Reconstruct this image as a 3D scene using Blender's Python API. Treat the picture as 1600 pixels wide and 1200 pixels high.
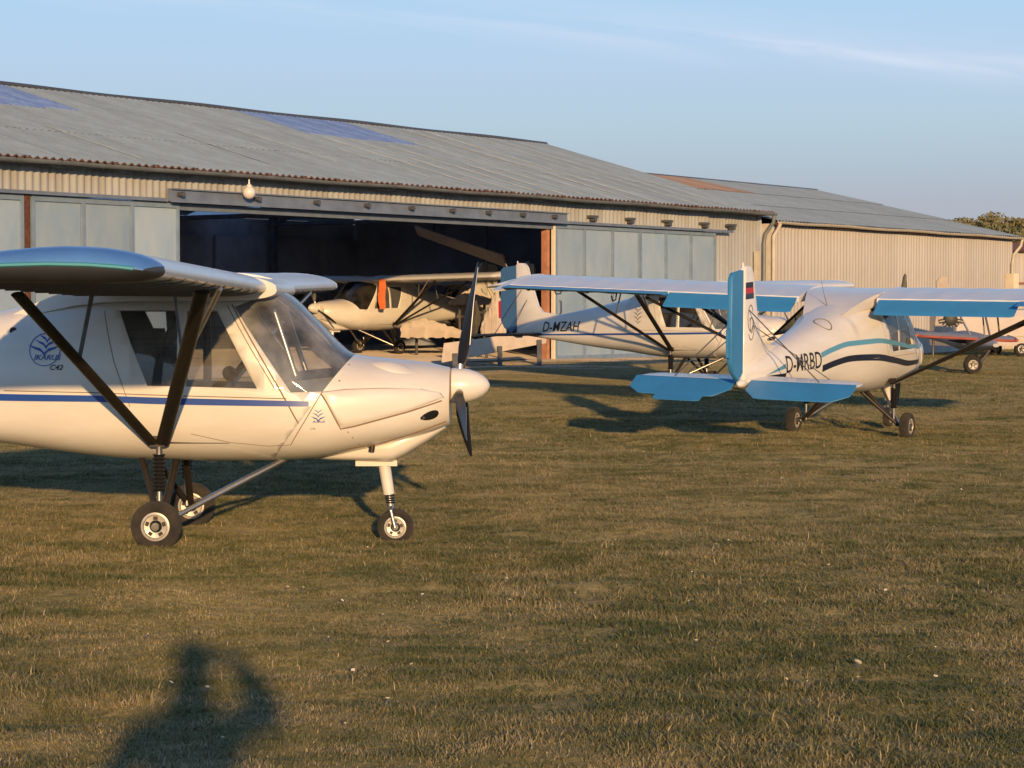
import bpy, bmesh, math, random
import numpy as np
from mathutils import Vector, Matrix
from mathutils.bvhtree import BVHTree

random.seed(7)
rng = np.random.default_rng(11)
PI = math.pi
R = math.radians
scene = bpy.context.scene
for o in list(bpy.data.objects):
    bpy.data.objects.remove(o)

# ------------------------------------------------------------------ camera
CAM_H = 1.62
FPX = 3400.0            # focal length in photograph pixels (1600 wide)
cam_d = bpy.data.cameras.new("camera")
cam = bpy.data.objects.new("camera", cam_d)
scene.collection.objects.link(cam)
cam.location = (0, 0, CAM_H)
cam.rotation_euler = (PI / 2 - math.atan(125 / FPX), 0, 0)
cam_d.sensor_width = 36
cam_d.lens = 36 * FPX / 1600
cam_d.clip_start = 0.05
cam_d.clip_end = 6000
scene.camera = cam

# ------------------------------------------------------------------ sky, sun, exposure
SUN_EL = R(9.3)
SUN_AZ = R(180 - 8.2)                      # clockwise from +Y: behind the camera, a little to its right
world = bpy.data.worlds.new("World")
scene.world = world
world.use_nodes = True
wn, wl = world.node_tree.nodes, world.node_tree.links
wn.clear()
w_out = wn.new("ShaderNodeOutputWorld")
w_bg = wn.new("ShaderNodeBackground")
sky = wn.new("ShaderNodeTexSky")
sky.sky_type = 'NISHITA'
sky.sun_disc = False
sky.sun_elevation = SUN_EL
sky.sun_rotation = SUN_AZ
sky.altitude = 50
sky.air_density = 1.0
sky.dust_density = 1.0
sky.ozone_density = 6.0
w_bg.inputs[1].default_value = 0.15
# thin cirrus streaks
tc = wn.new("ShaderNodeTexCoord")
sep = wn.new("ShaderNodeSeparateXYZ")
wl.new(tc.outputs['Generated'], sep.inputs[0])


def wmath(op, a, b=None, clamp=False):
    n_ = wn.new("ShaderNodeMath"); n_.operation = op; n_.use_clamp = clamp
    for k_, q_ in enumerate((a, b)):
        if q_ is None: continue
        if isinstance(q_, (int, float)): n_.inputs[k_].default_value = q_
        else: wl.new(q_, n_.inputs[k_])
    return n_.outputs[0]


def wrange(v, a, b, c=0.0, d=1.0):
    n_ = wn.new("ShaderNodeMapRange"); n_.interpolation_type = 'SMOOTHSTEP'
    for k_, q_ in zip(('From Min', 'From Max', 'To Min', 'To Max'), (a, b, c, d)): n_.inputs[k_].default_value = q_
    wl.new(v, n_.inputs['Value'])
    return n_.outputs[0]


slant = wmath('ADD', sep.outputs['Z'], wmath('MULTIPLY', sep.outputs['X'], .10))     # streaks slope down to the right
cmb = wn.new("ShaderNodeCombineXYZ")
wl.new(wmath('MULTIPLY', sep.outputs['X'], 5.0), cmb.inputs[0]); wl.new(wmath('MULTIPLY', sep.outputs['Y'], 2.0), cmb.inputs[1]); wl.new(wmath('MULTIPLY', slant, 60.0), cmb.inputs[2])
nz = wn.new("ShaderNodeTexNoise"); nz.inputs['Scale'].default_value = 1.0; nz.inputs['Detail'].default_value = 6; nz.inputs['Roughness'].default_value = .55; nz.inputs['Distortion'].default_value = .5
wl.new(cmb.outputs[0], nz.inputs['Vector'])
wob = wmath('ADD', slant, wmath('MULTIPLY', wmath('SUBTRACT', nz.outputs['Fac'], .5), .014))
veil = wmath('MULTIPLY', wrange(wob, .108, .128), wrange(wob, .150, .131))
core = wmath('MULTIPLY', wrange(wob, .1235, .1285), wrange(wob, .1345, .1290))
high = wmath('MULTIPLY', wrange(nz.outputs['Fac'], .50, .75), wrange(slant, .15, .22))
cfac = wmath('ADD', wmath('ADD', wmath('MULTIPLY', veil, wrange(nz.outputs['Fac'], .35, .75, .05, .50)), wmath('MULTIPLY', core, wrange(nz.outputs['Fac'], .40, .62, .0, .65))), wmath('MULTIPLY', high, .4), True)
mixc = wn.new("ShaderNodeMixRGB")
mixc.inputs[2].default_value = (4.1, 4.7, 5.7, 1)
wl.new(cfac, mixc.inputs[0])
hz = wn.new("ShaderNodeValToRGB")                          # pale evening haze in the lowest air
for k_, (p_, c_) in enumerate([(0.0, (.40, .42, .47)), (.046, (.413, .436, .50)), (.079, (.440, .560, .645)), (.108, (.455, .590, .750)), (.150, (.405, .620, .83))]):
    e_ = hz.color_ramp.elements[k_] if k_ < 2 else hz.color_ramp.elements.new(p_)
    e_.position = p_; e_.color = (*c_, 1)
gain = wn.new("ShaderNodeMixRGB"); gain.blend_type = 'MULTIPLY'; gain.inputs[0].default_value = 1.0; gain.inputs[2].default_value = (7.0, 7.0, 7.0, 1)
fade = wn.new("ShaderNodeMapRange"); fade.inputs['From Min'].default_value = .14; fade.inputs['From Max'].default_value = .60
fade.inputs['To Min'].default_value = .92; fade.inputs['To Max'].default_value = .0
tint = wn.new("ShaderNodeMixRGB")
wl.new(sep.outputs['Z'], hz.inputs[0]); wl.new(hz.outputs[0], gain.inputs[1])
wl.new(sep.outputs['Z'], fade.inputs['Value']); wl.new(fade.outputs[0], tint.inputs[0])
wl.new(sky.outputs[0], tint.inputs[1]); wl.new(gain.outputs[0], tint.inputs[2])
wl.new(tint.outputs[0], mixc.inputs[1])
wl.new(mixc.outputs[0], w_bg.inputs[0])
wl.new(w_bg.outputs[0], w_out.inputs[0])

sun_d = bpy.data.lights.new("sun", 'SUN')
sun_d.energy = 4.3
sun_d.angle = R(0.75)
sun_d.color = (1.0, 0.625, 0.285)
sun = bpy.data.objects.new("sun", sun_d)
scene.collection.objects.link(sun)
sdir = Vector((math.sin(SUN_AZ) * math.cos(SUN_EL), math.cos(SUN_AZ) * math.cos(SUN_EL), math.sin(SUN_EL)))
sun.rotation_euler = (-sdir).to_track_quat('-Z', 'Y').to_euler()
sun.location = sdir * 40

scene.view_settings.view_transform = 'Standard'
scene.view_settings.look = 'None'
scene.view_settings.gamma = 1
scene.view_settings.exposure = 0.08
scene.view_settings.use_curve_mapping = False
scene.render.engine = 'CYCLES'
scene.render.resolution_x = 1024
scene.render.resolution_y = 768

# ------------------------------------------------------------------ helpers
COL = scene.collection


class MB:
    """collects vertices and faces of one mesh"""
    def __init__(s):
        s.v, s.f, s.m = [], [], []

    def add(s, verts, faces, mi=0):
        b = len(s.v)
        s.v.extend([tuple(p) for p in verts])
        s.f.extend([tuple(i + b for i in f) for f in faces])
        s.m.extend([mi] * len(faces))
        return s

    def box(s, lo, hi, mi=0):
        x0, y0, z0 = lo; x1, y1, z1 = hi
        return s.add([(x0, y0, z0), (x1, y0, z0), (x1, y1, z0), (x0, y1, z0), (x0, y0, z1), (x1, y0, z1), (x1, y1, z1), (x0, y1, z1)],
                     [(0, 3, 2, 1), (4, 5, 6, 7), (0, 1, 5, 4), (1, 2, 6, 5), (2, 3, 7, 6), (3, 0, 4, 7)], mi)

    def obox(s, c, ax, ay, az, mi=0):
        c, ax, ay, az = map(Vector, (c, ax, ay, az))
        P = [c + ax * i + ay * j + az * k for k in (-1, 1) for j, i in ((-1, -1), (-1, 1), (1, 1), (1, -1))]
        return s.add(P, [(0, 3, 2, 1), (4, 5, 6, 7), (0, 1, 5, 4), (1, 2, 6, 5), (2, 3, 7, 6), (3, 0, 4, 7)], mi)

    def tube(s, pts, r, n=10, mi=0, flat=1.0, up=None, cap=True):
        pts = [Vector(p) for p in pts]
        rs = r if isinstance(r, (list, tuple)) else [r] * len(pts)
        rings, prev = [], None
        for i, p in enumerate(pts):
            t = (pts[min(i + 1, len(pts) - 1)] - pts[max(i - 1, 0)]).normalized()
            a = Vector(up) if up is not None else (prev if prev is not None else (Vector((0, 0, 1)) if abs(t.z) < 0.9 else Vector((1, 0, 0))))
            a = (a - t * a.dot(t)).normalized(); b = t.cross(a); prev = a
            rings.append([p + a * (rs[i] * math.cos(k * 2 * PI / n)) + b * (rs[i] * flat * math.sin(k * 2 * PI / n)) for k in range(n)])
        return s.loft(rings, mi, cap)

    def loft(s, rings, mi=0, cap=True, closed=True):
        n = len(rings[0]); V = [p for r_ in rings for p in r_]; F = []
        for i in range(len(rings) - 1):
            for k in range(n if closed else n - 1):
                a, b = i * n + k, i * n + (k + 1) % n
                F.append((a, b, b + n, a + n))
        if cap and closed:
            F.append(tuple(reversed(range(n)))); F.append(tuple(range((len(rings) - 1) * n, len(rings) * n)))
        return s.add(V, F, mi)

    def lathe(s, prof, org, axis='y', n=24, mi=0, cap=True):
        o = Vector(org); rings = []
        for (r_, h) in prof:
            ring = []
            for k in range(n):
                c, d = r_ * math.cos(2 * PI * k / n), r_ * math.sin(2 * PI * k / n)
                ring.append(o + Vector({'y': (c, h, d), 'x': (h, c, d), 'z': (c, d, h)}[axis]))
            rings.append(ring)
        return s.loft(rings, mi, cap)

    def build(s, name, mats, parent=None, smooth=True, ang=40):
        me = bpy.data.meshes.new(name)
        me.from_pydata(s.v, [], s.f)
        if not isinstance(mats, (list, tuple)):
            mats = [mats]
        for m in mats:
            me.materials.append(m)
        if len(mats) > 1:
            me.polygons.foreach_set('material_index', s.m)
        bm = bmesh.new(); bm.from_mesh(me)
        bmesh.ops.recalc_face_normals(bm, faces=bm.faces)
        bm.to_mesh(me); bm.free()
        return link(name, me, parent, smooth, ang)


def link(name, me, parent=None, smooth=True, ang=40):
    if smooth:
        me.shade_smooth()
        me.set_sharp_from_angle(angle=R(ang))
    o = bpy.data.objects.new(name, me)
    COL.objects.link(o)
    if parent is not None:
        o.parent = parent
    return o


def from_bm(name, bm, mats, parent=None, smooth=True, ang=40, recalc=True):
    me = bpy.data.meshes.new(name)
    if recalc:
        bmesh.ops.recalc_face_normals(bm, faces=bm.faces)
    bm.to_mesh(me); bm.free()
    for m in (mats if isinstance(mats, (list, tuple)) else [mats]):
        me.materials.append(m)
    return link(name, me, parent, smooth, ang)


def empty(name, loc=(0, 0, 0), rot=(0, 0, 0), parent=None):
    o = bpy.data.objects.new(name, None)
    COL.objects.link(o)
    o.location = loc; o.rotation_euler = rot
    o.empty_display_size = 0.3
    if parent is not None:
        o.parent = parent
    return o


def tag(o, label=None, cat=None, group=None, kind=None):
    if label: o['label'] = label
    if cat: o['category'] = cat
    if group: o['group'] = group
    if kind: o['kind'] = kind
    return o


def sstep(x):
    x = np.clip(x, 0, 1)
    return x * x * (3 - 2 * x)


def pchip(xs, ys, x):
    xs, ys = np.asarray(xs, float), np.asarray(ys, float)
    h = np.diff(xs); d = np.diff(ys) / h
    m = np.zeros_like(ys); m[0], m[-1] = d[0], d[-1]
    for i in range(1, len(xs) - 1):
        if d[i - 1] * d[i] > 0:
            w1, w2 = 2 * h[i] + h[i - 1], h[i] + 2 * h[i - 1]
            m[i] = (w1 + w2) / (w1 / d[i - 1] + w2 / d[i])
    x = np.asarray(x, float)
    i = np.clip(np.searchsorted(xs, x) - 1, 0, len(xs) - 2)
    t = (x - xs[i]) / h[i]
    return ((1 + 2 * t) * (1 - t) ** 2 * ys[i] + t * (1 - t) ** 2 * h[i] * m[i] + t * t * (3 - 2 * t) * ys[i + 1] + t * t * (t - 1) * h[i] * m[i + 1])


# ------------------------------------------------------------------ materials
def mat(name, col, rough=0.5, metal=0.0, var=0.0, vscale=6.0, bump=0.0, bscale=60.0, coat=0.0, spec=0.5, col2=None, stretch=None, rnd=0.0, vmin=0.35, vmax=0.7, dist=0.0):
    m = bpy.data.materials.new(name)
    m.use_nodes = True
    nt = m.node_tree; n, l = nt.nodes, nt.links
    b = n['Principled BSDF']
    b.inputs['Base Color'].default_value = (*col, 1)
    b.inputs['Roughness'].default_value = rough
    b.inputs['Metallic'].default_value = metal
    b.inputs['Diffuse Roughness'].default_value = 1.0 if rough >= .8 else 0.0
    b.inputs['Specular IOR Level'].default_value = spec
    b.inputs['Coat Weight'].default_value = coat
    b.inputs['Coat Roughness'].default_value = 0.12
    tcn = n.new('ShaderNodeTexCoord'); vec = tcn.outputs['Object']
    if stretch:
        mpn = n.new('ShaderNodeMapping'); mpn.inputs['Scale'].default_value = stretch
        l.new(vec, mpn.inputs['Vector']); vec = mpn.outputs[0]
    src = None
    if var > 0 or col2:
        t = n.new('ShaderNodeTexNoise'); t.inputs['Scale'].default_value = vscale; t.inputs['Detail'].default_value = 6
        t.inputs['Roughness'].default_value = 0.6; t.inputs['Distortion'].default_value = dist
        l.new(vec, t.inputs['Vector'])
        mr = n.new('ShaderNodeMapRange'); mr.inputs['From Min'].default_value = vmin; mr.inputs['From Max'].default_value = vmax
        l.new(t.outputs['Fac'], mr.inputs['Value'])
        mx = n.new('ShaderNodeMixRGB'); mx.inputs[1].default_value = (*col, 1)
        c2 = col2 if col2 else tuple(c * (1 - var) for c in col)
        mx.inputs[2].default_value = (*c2, 1)
        l.new(mr.outputs[0], mx.inputs[0]); src = mx.outputs[0]
        rr = n.new('ShaderNodeMapRange'); rr.inputs['To Min'].default_value = rough * 0.85; rr.inputs['To Max'].default_value = min(1, rough * 1.25)
        l.new(t.outputs['Fac'], rr.inputs['Value']); l.new(rr.outputs[0], b.inputs['Roughness'])
    if rnd > 0:
        oi = n.new('ShaderNodeObjectInfo'); mr2 = n.new('ShaderNodeMapRange')
        mr2.inputs['To Min'].default_value = 1 - rnd; mr2.inputs['To Max'].default_value = 1 + rnd
        l.new(oi.outputs['Random'], mr2.inputs['Value'])
        hs = n.new('ShaderNodeHueSaturation')
        if src is not None: l.new(src, hs.inputs['Color'])
        else: hs.inputs['Color'].default_value = (*col, 1)
        l.new(mr2.outputs[0], hs.inputs['Value']); src = hs.outputs[0]
    if src is not None:
        l.new(src, b.inputs['Base Color'])
    if bump > 0:
        t2 = n.new('ShaderNodeTexNoise'); t2.inputs['Scale'].default_value = bscale; t2.inputs['Detail'].default_value = 4
        l.new(vec, t2.inputs['Vector'])
        bp = n.new('ShaderNodeBump'); bp.inputs['Strength'].default_value = bump; bp.inputs['Distance'].default_value = 0.02
        l.new(t2.outputs['Fac'], bp.inputs['Height']); l.new(bp.outputs[0], b.inputs['Normal'])
    return m


def glass(name, tint, dust=0.06, gloss_rough=0.02, dust_col=(.75, .72, .66)):
    m = bpy.data.materials.new(name); m.use_nodes = True
    n, l = m.node_tree.nodes, m.node_tree.links
    n.clear()
    out = n.new('ShaderNodeOutputMaterial')
    tr = n.new('ShaderNodeBsdfTransparent'); tr.inputs[0].default_value = (*tint, 1)
    gl = n.new('ShaderNodeBsdfGlossy'); gl.inputs['Roughness'].default_value = gloss_rough
    fr = n.new('ShaderNodeFresnel'); fr.inputs[0].default_value = 1.72
    mx = n.new('ShaderNodeMixShader')
    df = n.new('ShaderNodeBsdfDiffuse'); df.inputs[0].default_value = (*dust_col, 1)
    mx2 = n.new('ShaderNodeMixShader')
    t = n.new('ShaderNodeTexNoise'); t.inputs['Scale'].default_value = 5; t.inputs['Detail'].default_value = 5
    tcn = n.new('ShaderNodeTexCoord'); l.new(tcn.outputs['Object'], t.inputs['Vector'])
    mr = n.new('ShaderNodeMapRange'); mr.inputs['From Min'].default_value = .3; mr.inputs['From Max'].default_value = .75
    mr.inputs['To Min'].default_value = dust * .3; mr.inputs['To Max'].default_value = dust * 1.9
    l.new(t.outputs['Fac'], mr.inputs['Value'])
    l.new(fr.outputs[0], mx.inputs[0]); l.new(tr.outputs[0], mx.inputs[1]); l.new(gl.outputs[0], mx.inputs[2])
    l.new(mr.outputs[0], mx2.inputs[0]); l.new(mx.outputs[0], mx2.inputs[1]); l.new(df.outputs[0], mx2.inputs[2])
    l.new(mx2.outputs[0], out.inputs[0])
    return m


M = dict(
    white=mat('gelcoat_white', (.80, .775, .73), .30, var=.1, vscale=3.5, coat=.35, col2=(.71, .67, .60), stretch=(.5, 1, 1.6), bump=.035, bscale=3.5),
    fabric=mat('wing_fabric_white', (.78, .79, .80), .36, var=.10, vscale=3, coat=.35, bump=.05, bscale=9),
    blue=mat('sky_blue_cloth', (.045, .25, .52), .45, var=.12, vscale=4, coat=.1),
    blue2=mat('mid_blue_cloth', (.045, .135, .30), .45, var=.12, vscale=4, coat=.1),
    navy2=mat('slate_and_tail_shade', (.03, .04, .06), .5, var=.2, vscale=4),  # dark panel colour, also the shade painted on the second aircraft's tail
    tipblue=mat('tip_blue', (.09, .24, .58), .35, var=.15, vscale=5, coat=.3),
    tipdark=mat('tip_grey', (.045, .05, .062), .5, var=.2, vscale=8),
    teal=mat('tip_teal', (.05, .30, .38), .4),
    stripe=mat('stripe_blue', (.018, .075, .36), .35, coat=.3),
    navy=mat('stripe_navy', (.012, .014, .035), .35, coat=.3),
    ltblue=mat('stripe_light_blue', (.10, .32, .48), .35, coat=.3),
    red=mat('red_paint', (.55, .02, .02), .4),
    gold=mat('gold_paint', (.75, .45, .02), .4),
    ink=mat('lettering_ink', (.015, .015, .02), .45),
    inkgrey=mat('emblem_grey', (.22, .21, .21), .5),
    seam=mat('panel_gap', (.26, .18, .12), .8),
    strut=mat('strut_bronze', (.040, .033, .027), .38, metal=.25, var=.3, vscale=14),
    alu=mat('bare_aluminium', (.55, .53, .50), .33, metal=.9, var=.15, vscale=20),
    steel=mat('grey_steel', (.18, .18, .18), .45, metal=.6, var=.3, vscale=20),
    rubber=mat('tyre_rubber', (.018, .017, .016), .85, var=.5, vscale=9, col2=(.06, .05, .04), bump=.2, bscale=80),
    rim=mat('rim_paint', (.62, .58, .52), .4, metal=.35, var=.25, vscale=30),
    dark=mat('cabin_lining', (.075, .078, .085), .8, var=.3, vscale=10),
    seat=mat('seat_cloth', (.085, .087, .095), .9, var=.4, vscale=20, bump=.2),
    black=mat('black_carbon', (.012, .012, .013), .5),
    grey=mat('blade_edge', (.33, .34, .36), .35, metal=.6),
    glass=glass('cabin_glass', (.70, .72, .74), dust=.09),
    rib_shade=mat('rib_shade_strip', (.26, .22, .185), .7, var=.2, vscale=20),  # tone of the shading along the wing ribs, put into strips
    dash=mat('dashboard_grey', (.16, .18, .21), .6, var=.2, vscale=8),
    shield=glass('windshield_glass', (.84, .86, .88), dust=.19, dust_col=(.70, .72, .74)),
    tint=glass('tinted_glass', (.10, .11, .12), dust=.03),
    # building
    roof=mat('fibre_cement', (.205, .275, .36), .85, var=.3, vscale=1.6, rnd=.07, bump=.15, bscale=30, col2=(.155, .205, .265)),
    roofrust=mat('rusted_sheet', (.27, .165, .115), .85, var=.5, vscale=1.6, col2=(.20, .205, .22), vmin=.42, vmax=.62, rnd=.12, stretch=(2.5, .4, 1)),
    rooflight=mat('rooflight_sheet', (.45, .62, .95), .35, var=.3, vscale=2, rnd=.08, col2=(.20, .32, .66)),
    roofedge=mat('rusty_edge', (.13, .055, .035), .9, var=.5, vscale=12),
    lapline=mat('sheet_lap_pale', (.50, .52, .50), .9, var=.5, vscale=3),
    wall=mat('corrugated_wall', (.51, .49, .48), .6, var=.25, vscale=1.2, rnd=.05, col2=(.43, .41, .38), stretch=(1, 1, .4)),
    wall1=mat('corrugated_wall_old', (.43, .46, .48), .6, var=.3, vscale=1.6, rnd=.06, col2=(.33, .33, .32), stretch=(1, 1, .4)),
    door=mat('door_frame_blue_grey', (.24, .33, .45), .6, var=.25, vscale=4),
    panel=mat('door_panel_grey', (.29, .41, .53), .65, var=.5, vscale=1.9, col2=(.38, .47, .54), rnd=.12, dist=.35, vmin=.36, vmax=.72, stretch=(1, 1, .6)),
    beam=mat('track_beam', (.19, .24, .33), .55, var=.3, vscale=3),
    gutter=mat('zinc_gutter', (.24, .27, .29), .5, metal=.25, var=.3, vscale=3),
    pipe=mat('downpipe_cream', (.62, .56, .46), .55, var=.2, vscale=4),
    rust=mat('rust_post', (.46, .215, .13), .8, var=.4, vscale=6),
    inside=mat('hangar_inside', (.40, .44, .52), .9, var=.4, vscale=1.0, rnd=.15),
    timber=mat('roof_timber', (.15, .16, .18), .9, var=.4, vscale=4),
    concrete=mat('hangar_floor', (.50, .43, .34), .9, var=.35, vscale=.8, bump=.2, bscale=20, col2=(.38, .32, .25)),
    plaster=mat('cream_block', (.70, .63, .50), .8, var=.15, vscale=3),
    lamp=mat('opal_globe', (.80, .74, .68), .35, coat=.3),
    orange=mat('orange_cloth', (.75, .20, .06), .8, var=.2, vscale=12),
    canvas=mat('dust_cover_cloth', (.62, .54, .46), .9, var=.18, vscale=5, bump=.4, bscale=7),
    darkcanvas=mat('dark_cover_cloth', (.10, .095, .085), .9, var=.3, vscale=6, bump=.3, bscale=9),
    redwing=mat('faded_red_wing', (.42, .10, .075), .5, var=.3, vscale=4),
    greywing=mat('pale_grey_wing', (.42, .40, .42), .5, var=.2, vscale=4),
    trailer=mat('trailer_shell', (.66, .58, .52), .5, var=.12, vscale=2),
    bark=mat('tree_bark', (.10, .075, .05), .9, var=.4, vscale=6),
    skin=mat('skin', (.55, .33, .24), .5),
    hair=mat('hair_brown', (.06, .04, .025), .7),
    jacket=mat('dark_jacket', (.05, .055, .07), .85, var=.3, vscale=9),
    jeans=mat('jeans_blue', (.05, .07, .13), .85, var=.3, vscale=14),
    petal=mat('daisy_petal', (.85, .83, .78), .6),
    disc=mat('daisy_disc', (.75, .50, .05), .7),
)

def translucent(m, amount, col):
    n, l = m.node_tree.nodes, m.node_tree.links
    b = n['Principled BSDF']; out = [q for q in n if q.type == 'OUTPUT_MATERIAL'][0]
    t = n.new('ShaderNodeBsdfTranslucent'); t.inputs[0].default_value = (*col, 1)
    mx = n.new('ShaderNodeMixShader'); mx.inputs[0].default_value = amount
    l.new(b.outputs[0], mx.inputs[1]); l.new(t.outputs[0], mx.inputs[2]); l.new(mx.outputs[0], out.inputs[0])


M['added_rooflight'] = mat('added_rooflight_sheet', (.5, .55, .6), .4)  # for unseen back-slope rooflights, added to brighten the hangar inside
translucent(M['added_rooflight'], .8, (.80, .86, .92))
translucent(M['rooflight'], .22, (.55, .65, .85))

# ------------------------------------------------------------------ ground
PH = R(-0.7)                                  # heading of the near aircraft
P1 = (-2.36, 15.2)                            # its main-gear centre


def vnoise(x, y, seed):
    r = np.random.default_rng(seed)
    tab = r.random((64, 64))
    xi, yi = np.floor(x).astype(int), np.floor(y).astype(int)
    fx, fy = sstep(x - xi), sstep(y - yi)
    g = lambda a, b: tab[a % 64, b % 64]
    return (g(xi, yi) * (1 - fx) + g(xi + 1, yi) * fx) * (1 - fy) + (g(xi, yi + 1) * (1 - fx) + g(xi + 1, yi + 1) * fx) * fy


WHEELS = [(P1[0], P1[1] - .75), (P1[0] + .02, P1[1] + .75), (P1[0] + 1.54, P1[1]), (4.24 + .65, 27.3 - .375), (4.24 - .65, 27.3 + .375), (.02, -.3)]


def terrain(x, y):
    x, y = np.asarray(x, float), np.asarray(y, float)
    rise = .42 * sstep((y - 26) / 26) * (1 - .62 * sstep((x + 2) / 15))
    tilt = -.065 * sstep((x - 2.8) / 3.5) * sstep((y - 16) / 8) * (1 - sstep((y - 30) / 12))
    und = .012 * np.sin(x * 1.3 + 1.0) * np.sin(y * .9) + .008 * np.sin(x * 3.1 + y * 2.3)
    und = und + (.050 * (vnoise(x * 1.15 + 40, y * 2.7, 31) - .5) + .026 * (vnoise(x * 4.7 + 40, y * 5.6, 32) - .5) + .012 * (vnoise(x * 11 + 40, y * 12, 33) - .5)) * (1 - sstep((y - 34) / 10))
    for wx, wy in WHEELS:
        und = und * sstep((np.hypot(x - wx, y - wy) - .2) / .5)
    dip = -.045 * np.exp(-((x - (P1[0] + 1.53)) ** 2 + (y - P1[1]) ** 2) / .35)
    return rise + tilt + und + dip


# hangar wall frame: t runs along the wall (to the right and away), d into the building
WA = math.atan(2350 / FPX)
W0 = np.array((.937, 49.0)); WD = np.array((math.sin(WA), math.cos(WA))); WN = np.array((-math.cos(WA), math.sin(WA)))


def HW(t, d, z=0.0):
    p = W0 + WD * t + WN * d
    return Vector((p[0], p[1], z))


def make_ground():
    xs = np.unique(np.concatenate([np.linspace(-900, -60, 22), np.linspace(-60, -14, 24), np.linspace(-14, -9, 20), np.linspace(-9, 9, 140), np.linspace(9, 20, 34), np.linspace(20, 70, 26), np.linspace(70, 900, 22)]))
    ys = np.unique(np.concatenate([np.linspace(-300, -8, 20), np.linspace(-8, 5, 14), np.linspace(5, 18, 120), np.linspace(18, 34, 90), np.linspace(34, 80, 90), np.linspace(80, 200, 24), np.linspace(200, 3000, 26)]))
    X, Y = np.meshgrid(xs, ys)
    Z = terrain(X, Y)
    V = np.stack([X, Y, Z], -1).reshape(-1, 3)
    nx, ny = len(xs), len(ys)
    idx = np.arange(nx * ny).reshape(ny, nx)
    F = np.stack([idx[:-1, :-1], idx[:-1, 1:], idx[1:, 1:], idx[1:, :-1]], -1).reshape(-1, 4)
    me = bpy.data.meshes.new('ground')
    me.from_pydata(V.tolist(), [], F.tolist())
    m = bpy.data.materials.new('meadow_soil'); m.use_nodes = True
    n, l = m.node_tree.nodes, m.node_tree.links
    b = n['Principled BSDF']; b.inputs['Diffuse Roughness'].default_value = 1.0; b.inputs['Roughness'].default_value = .95; b.inputs['Specular IOR Level'].default_value = .15
    geo = n.new('ShaderNodeNewGeometry')
    def noise(scale, det=6, stretch=None):
        t = n.new('ShaderNodeTexNoise'); t.inputs['Scale'].default_value = scale; t.inputs['Detail'].default_value = det; t.inputs['Roughness'].default_value = .62
        if stretch:
            mm = n.new('ShaderNodeMapping'); mm.inputs['Scale'].default_value = stretch; mm.inputs['Rotation'].default_value = (0, 0, WA - PI / 2)
            l.new(geo.outputs['Position'], mm.inputs['Vector']); l.new(mm.outputs[0], t.inputs['Vector'])
        else:
            l.new(geo.outputs['Position'], t.inputs['Vector'])
        return t.outputs['Fac']
    def ramp(fac, pts):
        c = n.new('ShaderNodeValToRGB'); e = c.color_ramp.elements
        while len(e) < len(pts): e.new(.5)
        for i, (p, cc) in enumerate(pts): e[i].position = p; e[i].color = (*cc, 1)
        l.new(fac, c.inputs[0]); return c.outputs[0]
    def mix(fac, a, b_):
        c = n.new('ShaderNodeMixRGB'); c.inputs[1].default_value = (0, 0, 0, 1)
        l.new(fac, c.inputs[0]); l.new(a, c.inputs[1]); l.new(b_, c.inputs[2]); return c.outputs[0]
    grass = ramp(noise(1.1, 8), [(.30, (.115, .125, .052)), (.47, (.205, .18, .085)), (.60, (.29, .24, .12)), (.75, (.22, .20, .095))])
    fine = ramp(noise(26, 5), [(.3, (.085, .085, .036)), (.55, (.235, .205, .10)), (.8, (.42, .345, .19))])
    fmix = n.new('ShaderNodeMixRGB'); fmix.inputs[0].default_value = .45
    l.new(grass, fmix.inputs[1]); l.new(fine, fmix.inputs[2])
    soil = ramp(noise(1.7, 7), [(.3, (.33, .26, .175)), (.5, (.47, .375, .265)), (.7, (.58, .47, .34))])
    # worn strip in front of the hangar
    dotn = n.new('ShaderNodeVectorMath'); dotn.operation = 'DOT_PRODUCT'; dotn.inputs[1].default_value = (-WN[0], -WN[1], 0)
    sub = n.new('ShaderNodeVectorMath'); sub.operation = 'SUBTRACT'; sub.inputs[1].default_value = (W0[0], W0[1], 0)
    l.new(geo.outputs['Position'], sub.inputs[0]); l.new(sub.outputs[0], dotn.inputs[0])
    mr = n.new('ShaderNodeMapRange'); mr.inputs['From Min'].default_value = 8.5; mr.inputs['From Max'].default_value = 1.0
    l.new(dotn.outputs['Value'], mr.inputs['Value'])
    dt = n.new('ShaderNodeVectorMath'); dt.operation = 'DOT_PRODUCT'; dt.inputs[1].default_value = (WD[0], WD[1], 0)
    l.new(sub.outputs[0], dt.inputs[0])
    mt = n.new('ShaderNodeMapRange'); mt.inputs['From Min'].default_value = 11.0; mt.inputs['From Max'].default_value = 3.0
    l.new(dt.outputs['Value'], mt.inputs['Value'])
    mm_ = n.new('ShaderNodeMath'); mm_.operation = 'MULTIPLY'
    ns = n.new('ShaderNodeMath'); ns.operation = 'MULTIPLY_ADD'; ns.inputs[1].default_value = 2.6; ns.inputs[2].default_value = -1.62
    l.new(noise(.55, 7, (.22, 1.0, 1)), ns.inputs[0])
    ad = n.new('ShaderNodeMath'); ad.operation = 'ADD'; ad.use_clamp = True
    l.new(mr.outputs[0], mm_.inputs[0]); l.new(mt.outputs[0], mm_.inputs[1]); l.new(mm_.outputs[0], ad.inputs[0]); l.new(ns.outputs[0], ad.inputs[1])
    sm = n.new('ShaderNodeMapRange'); sm.interpolation_type = 'SMOOTHSTEP'; sm.inputs['From Min'].default_value = .25; sm.inputs['From Max'].default_value = .7
    l.new(ad.outputs[0], sm.inputs['Value'])
    l.new(mix(sm.outputs[0], fmix.outputs[0], soil), b.inputs['Base Color'])
    bp = n.new('ShaderNodeBump'); bp.inputs['Strength'].default_value = .9; bp.inputs['Distance'].default_value = .06
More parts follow.
